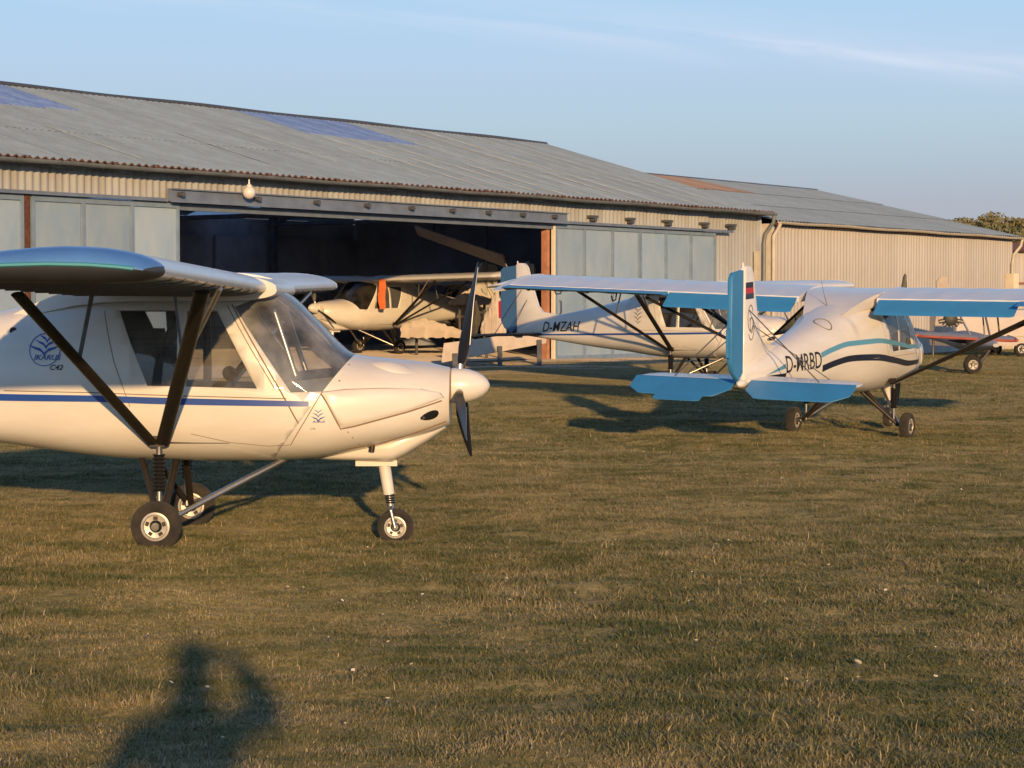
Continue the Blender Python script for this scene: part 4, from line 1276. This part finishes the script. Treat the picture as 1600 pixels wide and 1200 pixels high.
d1.put('lettering', text_xz('C42', .018, *S(487, 665, .5), shear=.3, sx=1.1), M['ink'], b1, -1, .003)
qx, qz = S(22, 511, .35)
hit = d1.bvh.ray_cast(Vector((qx, -3, qz)), Vector((0, 1, 0)))[0]
MB().lathe([(.001, -.004), (.024, -.004), (.025, .004)], hit, 'y', 18).build('vent_hole', M['black'], b1)

# second aircraft: tail at left, nose to the right and towards the viewer
sch2 = dict(ctrl=M['blue'], rudder=M['blue2'], elev_m=M['navy2'], tailplane=M['navy2'], tab=M['red'], flap=R(2), glass=M['tint'], shield=M['shield'], prop=R(50), dz=.02, tip_low=M['fabric'])  # tailplane and elevator coloured near-black to stand in for their shade
H2 = -math.atan2(.6, .8)
a2, b2, d2, f2, c2 = make_aircraft('light_aircraft', 'white high-wing aircraft marked D-MZAH parked before the hangar door', (3.03, 37.1), H2, 0, R(1.0), sch2)
d2.put('lettering', text_xz('D-MZAH', .25, -3.0, 1.045, shear=.22, bold=.008, sx=.92), M['ink'], b2)
for sd in (-1, 1):
    d2.put('stripe', band([(-3.1, 1.00), (-2, 1.00), (0, 1.0), (1.0, 1.0)], [(-3.1, .975), (-2, .97), (0, .965), (1.0, .97)]), M['stripe'], b2, sd, .003, None)
d2.put('emblem', merge2([bird(-.72, 1.40, .20, .07), bird(-.71, 1.33, .22, .07), bird(-.70, 1.26, .22, .07), bird(-.69, 1.19, .16, .05)]), M['inkgrey'], b2)

# third aircraft: seen from behind
sch3 = dict(ctrl=M['blue'], rudder=M['blue'], elev_m=M['blue'], tailplane=M['fabric'], flap=R(33), ail=R(3), elev=R(23), dz=-.015, prop=R(2), blades=2, tab=M['blue'], cone=.3)
a3, b3, d3, f3, c3 = make_aircraft('light_aircraft', 'white and sky blue high-wing aircraft marked D-MRBD seen from behind', (4.24, 27.3), R(62), R(1.6), R(3.2), sch3)
d3.put('lettering', text_xz('D-MRBD', .28, -2.72, 1.03, shear=.0, bold=.007, sx=.80), M['ink'], b3)


def wave(z0):
    return [(-3.02, z0 + .0), (-2.75, z0 + .035)], None


for sd in (-1, 1):
    d3.put('stripe', band([(-1.88, 1.205), (-1.62, 1.25), (-1.2, 1.295), (-.6, 1.29), (0, 1.22), (.6, 1.135), (1.0, 1.11)], [(-1.88, 1.145), (-1.62, 1.19), (-1.2, 1.235), (-.6, 1.23), (0, 1.165), (.6, 1.082), (1.0, 1.065)]), M['ltblue'], b3, sd, .003, None)
    d3.put('stripe', band([(-1.86, 1.055), (-1.58, 1.095), (-1.2, 1.125), (-.6, 1.10), (0, 1.015), (.6, .93), (1.0, .915)], [(-1.86, .975), (-1.58, 1.02), (-1.2, 1.05), (-.6, 1.02), (0, .94), (.6, .863), (1.0, .86)]), M['navy'], b3, sd, .003, None)
    d3.put('stripe', ([(-3.18, 1.035), (-2.72, 1.14), (-2.72, 1.085)], [(0, 1, 2)]), M['ltblue'], b3, sd, .003)
    d3.put('stripe', ([(-3.18, 1.03), (-2.70, 1.03), (-2.70, .975)], [(0, 1, 2)]), M['navy'], b3, sd, .003)
# left cabin door swung up and out
od = [Vector((-.16, .55, 1.64)), Vector((.40, .55, 1.64)), Vector((.66, 1.02, 1.24)), Vector((-.02, 1.02, 1.24))]
nd = Vector((0, .66, .75)) * .012
dr = MB(); cen_ = sum(od, Vector()) / 4
inn = [p.lerp(cen_, .16) for p in od]
dr.add([p + nd for p in od] + [p + nd for p in inn] + [p - nd for p in od] + [p - nd for p in inn],
       [(i, (i + 1) % 4, 4 + (i + 1) % 4, 4 + i) for i in range(4)] + [(8 + i, 12 + i, 12 + (i + 1) % 4, 8 + (i + 1) % 4) for i in range(4)] + [(i, 8 + i, 8 + (i + 1) % 4, (i + 1) % 4) for i in range(4)] + [(4 + i, 4 + (i + 1) % 4, 12 + (i + 1) % 4, 12 + i) for i in range(4)])
dro = dr.build('open_door', M['black'], a3, False)
MB().add(inn, [(0, 1, 2, 3)]).build('door_pane', M['tint'], dro, False)
MB().tube([(.2, .52, 1.30), (.3, .85, 1.40)], .008, 6).build('door_stay', M['steel'], dro)
# oval emblem on the shoulder, aerial, cabin lamp
hitc = []
for k in range(41):
    a = 2 * PI * k / 40
    xx, yy = -1.45 + .11 * math.cos(a), -.15 + .105 * math.sin(a)
    hitc.append(d3.bvh.ray_cast(Vector((xx, yy, 3)), Vector((0, 0, -1)))[0] + Vector((0, 0, .004)))
MB().tube(hitc, .008, 5).build('oval_emblem', M['inkgrey'], b3)
hx = d3.bvh.ray_cast(Vector((-.82, .02, 3)), Vector((0, 0, -1)))[0]
MB().tube([hx, hx + Vector((-.02, .03, .12)), hx + Vector((-.06, .06, .30))], [.008, .004, .002], 6).build('aerial', M['steel'], b3)
q3 = d3.bvh.ray_cast(Vector((-.42, -3, 1.62)), Vector((0, 1, 0)))[0]
if q3: MB().lathe([(.001, -.012), (.022, -.010), (.03, .01)], q3, 'y', 14).build('cabin_lamp', M['roofedge'], b3)


def fin_decals(fin, flag, emblem):
    def quad(nm, P, m_, off=-.0385):
        MB().add([(a, off, b) for a, b in P], [tuple(range(len(P)))]).build(nm, m_, fin, False)
    if flag:
        for k, m_ in enumerate((M['ink'], M['red'], M['navy'])):
            z1, z0 = 2.10 - k * .062, 2.10 - (k + 1) * .062
            quad('flag_band', [(-3.62, z0), (-3.40 + .01 * k, z0), (-3.405 + .01 * k, z1), (-3.62, z1)], m_)
    if emblem == 'swirl':
        for cx, cz, r1, r2, a0, a1 in ((-3.47, 1.70, .085, .15, .5, 5.6), (-3.45, 1.58, .09, .13, 3.6, 8.6), (-3.44, 1.62, .05, .09, 0, 6.28)):
            V, F = ring_xz(cx, cz, r1, r2, .014, 30, a0, a1)
            MB().add([(a, -.0386, b) for a, b in V], F).build('swirl_emblem', M['inkgrey'], fin, False)
    if emblem == 'birds':
        for i in range(3):
            V, F = bird(-3.42 + .01 * i, 1.92 - .05 * i, .16 + .02 * i, .05)
            MB().add([(a, -.0386, b) for a, b in V], F).build('bird_emblem', M['stripe'], fin, False)


fin_decals(f3, True, 'swirl')
fin_decals(f2, False, 'birds')


# ------------------------------------------------------------------ inside the hangar
def PX(px, D):
    return (px - 800) / FPX * D


def PZ(py, D):
    return CAM_H - (py - 475) / FPX * D


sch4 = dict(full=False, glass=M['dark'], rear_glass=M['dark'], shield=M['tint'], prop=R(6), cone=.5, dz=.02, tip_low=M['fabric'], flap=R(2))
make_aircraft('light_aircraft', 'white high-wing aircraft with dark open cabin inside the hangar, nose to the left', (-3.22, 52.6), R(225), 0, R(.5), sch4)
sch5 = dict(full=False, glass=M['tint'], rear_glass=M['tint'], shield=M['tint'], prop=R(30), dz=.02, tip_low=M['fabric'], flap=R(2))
make_aircraft('light_aircraft', 'dim pale aircraft deep in the hangar with only tail fin and fuselage showing', (-1.1, 59.3), R(115), 0, 0, sch5)

# orange sleeve hanging from the wing of the hangar aircraft
mb = MB(); D_ = 51.4; zt_, zb_ = PZ(437, D_), PZ(483, D_)
mb.tube([(PX(597, D_) + .012 * math.sin(i), D_ + .01 * math.cos(i * 1.7), zt_ + (zb_ - zt_) * i / 8) for i in range(9)], [.07, .085, .09, .085, .09, .085, .09, .08, .065], 14)
tag(mb.build('cloth_sleeve', M['orange']), 'bright orange cloth sleeve hanging upright beside the hangar aircraft', 'sleeve')

# tilted dismantled wing hung from the hangar roof
wr = empty('stored_wing', (PX(716, 54), 54, PZ(386, 54)))
tag(wr, 'dark brown dismantled wing hung slanting from the hangar roof', 'wing')
mb = MB(); rings = []
for u in np.linspace(0, 1, 14):
    p = Vector((PX(650, 54), 54.6, PZ(360, 54))).lerp(Vector((PX(790, 54), 52.6, PZ(411, 54))), u) - wr.location
    ch = .55 + .15 * u
    rings.append([p + Vector((.16 * (c - .5) * ch, ch * (c - .5) * .9, -.42 * ch * (c - .5) + sgn * .07 * math.sqrt(c) * (1 - c) * 2.2)) for sgn, cs in ((1, (0, .03, .1, .25, .45, .7, 1)), (-1, (.7, .45, .25, .1, .03))) for c in cs])
mb.loft(rings).build('wing_panel', M['canvas'], wr)
for u in (.2, .8):
    p = Vector((PX(650, 54), 54.6, PZ(360, 54))).lerp(Vector((PX(790, 54), 52.6, PZ(411, 54))), u) - wr.location
    MB().tube([p, Vector((p.x, p.y, 5.0 - wr.location.z))], .012, 6).build('hanging_rope', M['black'], wr)


def tarp(name, label, px0, px1, D, y_top, y_bot, depth, m_, ridge=.4, mw=None):
    """cloth thrown over something: pleated sides, uneven hem"""
    x0, x1 = PX(px0, D), PX(px1, D); zt, zb = PZ(y_top, D), PZ(y_bot, D); L = x1 - x0
    r_ = empty(name, ((x0 + x1) / 2, D, floor_z(0, 3)))
    mb = MB(); rings = []
    n = 26
    for u in np.linspace(0, 1, n):
        k = (1 - abs(u - ridge) / max(ridge, 1 - ridge) * .85) ** .8
        zz = zb + (zt - zb) * k; w = depth / 2 * (.45 + .55 * k)
        pl = .03 * math.sin(u * 43) + .02 * math.sin(u * 91)
        X = x0 + L * u - r_.location.x
        rings.append([(X + .02 * math.sin(a * 7 + u * 20), w * math.cos(a) * (1 + pl), (zb + (zz - zb) * max(0, math.sin(a)) ** .7 + pl * .5) - r_.location.z) for a in np.linspace(PI, 2 * PI + PI, 22, False)])
    mb.loft(rings).build('cover_cloth', m_, r_)
    for sx in (.22, .78):
        MB().tube([(x0 + L * sx - r_.location.x, 0, 0), (x0 + L * sx - r_.location.x, 0, zb - r_.location.z + .1)], .035, 8).build('support_leg', M['steel'], r_)
    tag(r_, label, 'cover')
    return r_


tarp('covered_trolley', 'low trolley under a pale tan pleated dust cover inside hangar', 628, 732, 51, 497, 527, 1.6, M['canvas'], .33)
tarp('covered_fuselage', 'upright aircraft nose under a tan cloth cover near door post', 752, 790, 49, 455, 523, 1.1, M['canvas'], .6)
tarp('covered_engine', 'dark brown covered block between the two tan covers', 733, 754, 49.6, 468, 524, .8, M['darkcanvas'], .5)
tarp('covered_cowling', 'pale covered rounded shape behind the dark covered block', 703, 772, 53.5, 450, 476, .9, M['canvas'], .5)

# detached cream wing resting low across the doorway
wr = empty('detached_wing', (PX(770, 45.2), 45.2, floor_z(-2, 0)))
tag(wr, 'long cream detached wing resting low across the hangar doorway', 'wing')
mb = MB(); rings = []
for u in np.linspace(0, 1, 12):
    D_ = 44.0 + 1.8 * u
    p = Vector((PX(692 + 162 * u, D_), D_, PZ(551 - 26 * u, D_))) - wr.location
    ch = .42 - .12 * u
    rings.append([p + Vector((.1 * (c - .5) * ch, ch * (c - .5) * .45, .9 * ch * (c - .5) + sgn * .06 * math.sqrt(c) * (1 - c) * 2.2)) for sgn, cs in ((1, (0, .03, .1, .25, .45, .7, 1)), (-1, (.7, .45, .25, .1, .03))) for c in cs])
mb.loft(rings).build('wing_panel', M['canvas'], wr)
for u in (.12, .55, .93):
    D_ = 44.0 + 1.8 * u
    p = Vector((PX(692 + 162 * u, D_), D_, PZ(551 - 26 * u, D_))) - wr.location
    MB().obox((p.x, p.y, p.z / 2 - .05), (.05, 0, 0), (0, .2, 0), (0, 0, max(.05, p.z / 2))).build('trestle', M['timber'], wr, False)


# ------------------------------------------------------------------ far right: microlight, trailer, post, shed, trees
def make_microlight():
    D = 45.1
    x0 = PX(1520, D); z0 = float(terrain(x0, D))
    r_ = empty('microlight', (x0, D, z0))
    tag(r_, 'small microlight with red-edged low wing standing at far right', 'aircraft')
    def L(px, py, d=D): return Vector((PX(px, d) - x0, d - D, PZ(py, d) - z0))
    # lower wing
    def panel(nm, pa, pb, ch, m_, me_, th=.07):
        rings = []; ed = []
        for u in np.linspace(0, 1, 14):
            p = pa.lerp(pb, u); k = ch * (1 if .04 < u < .96 else .8)
            rings.append([p + Vector((0, -k * (.5 - c), k * .10 * (c - .5) + sgn * th * math.sqrt(c) * (1 - c) * 1.6)) for sgn, cs in ((1, (1, .7, .45, .25, .1, .03, 0)), (-1, (.03, .1, .25, .45, .7))) for c in cs])
            ed.append(p + Vector((0, -k * .5, -k * .05)))
        o = MB().loft(rings).build(nm, m_, r_)
        MB().tube(ed, .028, 8).build('wing_edge', me_, o)
        return o
    panel('lower_wing', L(1426, 521), L(1582, 529), .95, M['greywing'], M['redwing'])
    panel('upper_wing', L(1405, 466), L(1640, 470), 1.1, M['greywing'], M['greywing'], .09)
    for sd in (0, 1):
        e = L(1426, 521) if sd == 0 else L(1582, 529)
        MB().tube([e + Vector((0, -.45, -.03)), e + Vector((0, .0, 0)), e + Vector((0, .42, .04))], [.03, .05, .03], 10).build('wing_end', M['redwing'], r_)
    # keel
    rings = []
    for py_, w_, h_, d_ in ((0, .05, .04, 43.9), (.3, .16, .13, 44.5), (.6, .22, .20, 45.2), (1.0, .20, .22, 46.0), (1.6, .10, .12, 47.6), (2.2, .04, .05, 49.6)):
        c = Vector((PX(1538, 45) - x0 - .18 * py_, d_ - D, PZ(538, 45) - z0 + .06 * py_))
        rings.append([c + Vector((w_ * math.cos(a) * 1.3, 0, h_ * math.sin(a))) for a in np.linspace(0, 2 * PI, 14, False)])
    MB().loft(rings).build('keel', M['greywing'], r_)
    MB().loft([[L(1478, 531), L(1545, 548), L(1548, 531)], [L(1478, 531) + Vector((0, .05, 0)), L(1545, 548) + Vector((0, .05, 0)), L(1548, 531) + Vector((0, .05, 0))]]).build('side_panel', M['navy2'], r_, False)
    MB().tube([L(1500, 494), L(1528, 546)], .022, 8).build('wing_strut', M['alu'], r_)
    MB().tube([L(1539, 492), L(1548, 531)], .022, 8).build('wing_strut', M['steel'], r_)
    # engine under the upper wing
    eg = MB().lathe([(.05, -.12), (.13, -.10), (.14, .10), (.05, .13)], L(1485, 499), 'y', 16).build('engine', M['black'], r_)
    for k in range(5):
        a = PI + PI * (k + .5) / 5; c = L(1485, 499)
        MB().tube([c + Vector((math.cos(a) * .10, -.02, math.sin(a) * .06)), c + Vector((math.cos(a) * .26, -.02, math.sin(a) * .16))], .045, 10).build('cylinder_head', M['steel'], eg)
    MB().tube([L(1485, 499), L(1486, 470)], .03, 8).build('engine_mount', M['steel'], r_)
    MB().tube([L(1546, 548), L(1529, 571)], .025, 8).build('gear_leg', M['steel'], r_)
    wheel(r_, (0, 0, .19), .19, .17, .10, M['rim'])
    MB().tube([L(1546, 548, 45.6), Vector((.30, 1.3, .2))], .025, 8).build('gear_leg', M['steel'], r_)
    wheel(r_, (.30, 1.35, .19), .19, .17, .10, M['rim'])
    # fin-shaped slab far behind, standing in for a shadow on the annex wall
    D2 = 49.5
    f_ = [L(1462, 440, D2), L(1470, 431, D2), L(1477, 433, D2), L(1488, 470, D2), L(1490, 530, D2), L(1458, 530, D2), L(1464, 470, D2)]
    MB().loft([[p + Vector((0, dy, 0)) for p in f_] for dy in (-.03, 0, .03)]).build('fin', M['canvas'], r_, False)
    MB().tube([L(1500, 538, 46.5), L(1478, 526, D2)], .04, 8).build('tail_boom', M['steel'], r_)


make_microlight()

D_ = 61.0
tr = empty('trailer', (PX(1560, D_), D_, float(terrain(PX(1560, D_), D_))), (0, 0, R(18)))
tag(tr, 'pale closed trailer parked against the cream annex wall', 'trailer')
mb = MB(); rings = []
for u in np.linspace(-1.75, 1.75, 3):
    rings.append([(u * (1 if True else 1), .75 * a, .30 + 1.02 * b) for a, b in ((-1, .08), (-.96, 0), (.96, 0), (1, .08), (1, .80), (.85, .97), (.6, 1.0), (-.6, 1.0), (-.85, .97), (-1, .80))])
mb.loft(rings).build('trailer_body', M['trailer'], tr, True, 30)
MB().box((-1.73, -.79, .55), (1.73, -.752, .585)).build('side_rail', M['pipe'], tr, False)
for sd in (-1, 1):
    wheel(tr, (.3, sd * .68, .20), .20, .14, .11, M['rim'])
MB().tube([(1.7, 0, .32), (2.5, 0, .32)], .04, 8).build('tow_bar', M['steel'], tr)

D_ = 60.0
tag(MB().tube([(PX(1458, D_), D_, float(terrain(PX(1458, D_), D_)) - .05), (PX(1458, D_), D_, PZ(521, D_)), (PX(1458, D_), D_, PZ(518, D_))], [.035, .035, .06], 10).build('marker_post', M['steel']),
    'slim dark marker post standing by the cream annex wall', 'post')

sd_ = empty('side_shed', (PX(1566, 82), 82, 0), (0, 0, R(8)))
tag(sd_, 'pale ribbed shed with brown roof edge beyond the annex', 'shed')
shm = sheet_mesh('wall_sheet', 1.0, 3.9, 3, .06, M['wall'], 4, True)
for c in range(7): inst('wall_sheet', shm, sd_, (c * .99, 0, -.3))
box_part('core_wall', (0, .12, -.3), (7, 5.0, 3.55), M['wall'], sd_)
MB().add([(-.2, -.3, 3.58), (7.2, -.3, 3.58), (7.2, 5.2, 4.0), (-.2, 5.2, 4.0), (-.2, -.3, 3.66), (7.2, -.3, 3.66), (7.2, 5.2, 4.08), (-.2, 5.2, 4.08)], [(0, 1, 2, 3), (4, 5, 6, 7), (0, 1, 5, 4), (1, 2, 6, 5), (2, 3, 7, 6), (3, 0, 4, 7)]).build('roof', M['roofedge'], sd_, False)
box_part('side_rail', (-.1, -.14, 2.38), (7, -.08, 2.44), M['rust'], sd_)


def make_tree(px, D, top_y, spread, label, seed, tone):
    r2 = np.random.default_rng(seed)
    x0 = PX(px, D); h = PZ(top_y, D)
    t_ = empty('deciduous_tree', (x0, D, -.1))
    tag(t_, label, 'tree', 'trees behind the annex')
    mb = MB(); mb.tube([(0, 0, 0), (.1, 0, h * .3), (-.05, .1, h * .55), (.1, 0, h * .9)], [.22, .17, .10, .03], 8)
    cl = []
    for k in range(26):
        a = r2.random() * 2 * PI; rr = spread * math.sqrt(r2.random()) * .85; zz = h * (.38 + .56 * r2.random()) - rr * .22
        p = Vector((rr * math.cos(a), rr * math.sin(a), zz)); cl.append((p, .5 + .55 * r2.random()))
        mb.tube([(0, 0, h * (.25 + .3 * r2.random())), p * .5 + Vector((0, 0, h * .22)), p], [.06, .035, .012], 5)
    mb.build('trunk', M['bark'], t_)
    V, C = [], []
    N = 14000
    ci = r2.integers(0, len(cl), N)
    cen = np.array([cl[i][0][:] for i in ci]); rad = np.array([cl[i][1] for i in ci])
    d = r2.normal(0, 1, (N, 3)); d /= np.linalg.norm(d, axis=1)[:, None]
    p = cen + d * (rad * r2.random(N) ** .45)[:, None] * np.array((1.15, 1.15, .8))
    u = r2.normal(0, 1, (N, 3)); u /= np.linalg.norm(u, axis=1)[:, None]
    w = np.cross(u, r2.normal(0, 1, (N, 3))); w /= np.linalg.norm(w, axis=1)[:, None]
    sz = (.07 + .09 * r2.random(N))[:, None]
    V = np.stack([p - u * sz, p + w * sz * .5, p + u * sz, p - w * sz * .5], 1).reshape(-1, 3)
    me = bpy.data.meshes.new('crown'); me.from_pydata(V.tolist(), [], np.arange(N * 4).reshape(-1, 4).tolist())
    me.materials.append(tone)
    o = link('crown', me, t_, False); o['kind'] = 'stuff'


lf1 = mat('leaf_olive', (.19, .19, .085), .7, var=.5, vscale=1.5, col2=(.14, .14, .065)); lf2 = mat('leaf_brown', (.22, .20, .09), .7, var=.5, vscale=1.5, col2=(.15, .135, .06))
make_tree(1592, 108, 320, 2.6, 'tallest olive tree at the right edge behind the annex roof', 3, lf1)
make_tree(1545, 112, 328, 2.4, 'middle olive brown tree showing above the annex roof', 4, lf2)
make_tree(1500, 116, 335, 1.9, 'smallest leftmost olive tree just showing above the annex roof', 5, lf1)


# ------------------------------------------------------------------ the photographer, whose shadow lies on the grass
def make_person():
    x0, y0 = 0.02, -.40
    J = {}
    pts = [  # name, parent, position, radius
        ('pelvis', None, (0, 0, .96), (.155, .115)), ('belly', 'pelvis', (0, .01, 1.10), (.145, .11)), ('chest', 'belly', (0, .0, 1.30), (.165, .115)), ('neck0', 'chest', (0, .0, 1.50), (.145, .10)), ('neck', 'neck0', (0, .03, 1.57), (.095, .08)),
        ('head0', 'neck', (0, .05, 1.60), (.075, .085)), ('head', 'head0', (0, .05, 1.69), (.078, .098)), ('crown', 'head', (0, .045, 1.745), (.055, .07)),
        ('lsh', 'chest', (-.19, .0, 1.44), (.075, .075)), ('lel', 'lsh', (-.30, .10, 1.22), (.048, .048)), ('lwr', 'lel', (-.10, .33, 1.47), (.031, .031)), ('lha', 'lwr', (-.06, .37, 1.53), (.036, .022)),
        ('rsh', 'chest', (.19, .0, 1.46), (.085, .085)), ('rel', 'rsh', (.30, .14, 1.455), (.082, .082)), ('rwr', 'rel', (.16, .33, 1.64), (.048, .048)), ('rha', 'rwr', (.12, .37, 1.65), (.036, .022)),
        ('lhip', 'pelvis', (-.10, 0, .90), (.095, .095)), ('lkn', 'lhip', (-.13, .02, .49), (.062, .066)), ('lan', 'lkn', (-.14, -.02, .09), (.042, .046)), ('lto', 'lan', (-.16, .17, .035), (.04, .03)),
        ('rhip', 'pelvis', (.10, 0, .90), (.095, .095)), ('rkn', 'rhip', (.13, .02, .49), (.062, .066)), ('ran', 'rkn', (.14, -.02, .09), (.042, .046)), ('rto', 'ran', (.16, .17, .035), (.04, .03))]
    fing = []
    for sd, hand in ((-1, 'lha'), (1, 'rha')):
        hb = Vector(dict((p[0], p[2]) for p in pts)[hand])
        for k in range(4):
            a = hb + Vector((-sd * .025, .012, .03 - .02 * k)); b = a + Vector((-sd * .030, .014, .004)); c = b + Vector((-sd * (.024 - .003 * k), -.004, .002))
            fing += [(f'{hand}{k}a', hand, tuple(a), (.0095, .0095)), (f'{hand}{k}b', f'{hand}{k}a', tuple(b), (.0085, .0085)), (f'{hand}{k}c', f'{hand}{k}b', tuple(c), (.0075, .0075))]
        a = hb + Vector((-sd * .012, -.02, -.012)); b = a + Vector((-sd * .034, -.012, .004))
        fing += [(f'{hand}ta', hand, tuple(a), (.011, .011)), (f'{hand}tb', f'{hand}ta', tuple(b), (.009, .009))]
    pts += fing
    idx = {p[0]: i for i, p in enumerate(pts)}
    me = bpy.data.meshes.new('person')
    me.from_pydata([p[2] for p in pts], [(idx[p[1]], i) for i, p in enumerate(pts) if p[1]], [])
    o = bpy.data.objects.new('person', me); COL.objects.link(o)
    o.location = (x0, y0, float(terrain(x0, y0)))
    md = o.modifiers.new('skin', 'SKIN')
    me.skin_vertices.new() if not me.skin_vertices else None
    sv = me.skin_vertices[0].data
    for i, p in enumerate(pts):
        sv[i].radius = p[3]; sv[i].use_root = (i == 0)
    o.modifiers.new('sub', 'SUBSURF').levels = 2
    o.modifiers['sub'].render_levels = 2
    # clothing colours by height and reach
    m = bpy.data.materials.new('clothes_and_skin'); m.use_nodes = True
    n, l = m.node_tree.nodes, m.node_tree.links; b = n['Principled BSDF']; b.inputs['Roughness'].default_value = .8
    tcn = n.new('ShaderNodeTexCoord'); sp_ = n.new('ShaderNodeSeparateXYZ'); l.new(tcn.outputs['Object'], sp_.inputs[0])
    rp = n.new('ShaderNodeValToRGB'); rp.color_ramp.interpolation = 'CONSTANT'
    e = rp.color_ramp.elements; e[0].position = 0; e[0].color = (.03, .03, .03, 1); e[1].position = .05; e[1].color = (.05, .07, .13, 1)
    e2 = e.new(.52); e2.color = (.05, .055, .07, 1); e3 = e.new(.845); e3.color = (.55, .33, .24, 1)
    dv = n.new('ShaderNodeMath'); dv.operation = 'DIVIDE'; dv.inputs[1].default_value = 1.8
    l.new(sp_.outputs['Z'], dv.inputs[0]); l.new(dv.outputs[0], rp.inputs[0])
    gt = n.new('ShaderNodeMath'); gt.operation = 'GREATER_THAN'; gt.inputs[1].default_value = .33; l.new(sp_.outputs['Y'], gt.inputs[0])
    mx = n.new('ShaderNodeMixRGB'); mx.inputs[2].default_value = (.55, .33, .24, 1)
    l.new(gt.outputs[0], mx.inputs[0]); l.new(rp.outputs[0], mx.inputs[1]); l.new(mx.outputs[0], b.inputs['Base Color'])
    me.materials.append(m)
    tag(o, 'person in dark jacket and jeans holding up a phone, casting the foreground shadow', 'person')
    # hair and face
    mb = MB(); rings = []
    for a in np.linspace(.15, PI / 2 - .02, 8):
        rings.append([(.088 * math.cos(a) * math.cos(q), .035 + .108 * math.cos(a) * math.sin(q), 1.675 + .115 * math.sin(a) - (.05 if math.sin(q) < 0 else -.03) * math.cos(a)) for q in np.linspace(0, 2 * PI, 20, False)])
    mb.loft(rings).build('hair', M['hair'], o)
    MB().loft([[(w * math.cos(q), .135 + d, z + h * math.sin(q)) for q in np.linspace(0, 2 * PI, 8, False)] for w, d, z, h in ((.012, 0, 1.66, .03), (.013, .015, 1.652, .018), (.006, .024, 1.648, .008))]).build('nose', M['skin'], o)
    for sd in (-1, 1):
        MB().lathe([(.001, -.006), (.010, -.003), (.011, .004)], (sd * .033, .138, 1.675), 'y', 10).build('eye', M['petal'], o)
        MB().loft([[(sd * (.078 + dx), .045 + .018 * math.cos(q), 1.655 + .03 * math.sin(q)) for q in np.linspace(0, 2 * PI, 10, False)] for dx in (0, .012, .018)]).build('ear', M['skin'], o)
    MB().box((-.022, .128, 1.615), (.022, .140, 1.623)).build('mouth', M['roofedge'], o)
    ph = MB().box((-.075, -.020, 1.585), (.075, -.012, 1.658)).build('phone', M['black'], None, False)
    tag(ph, 'black phone held up in the hands of the person', 'phone')


make_person()
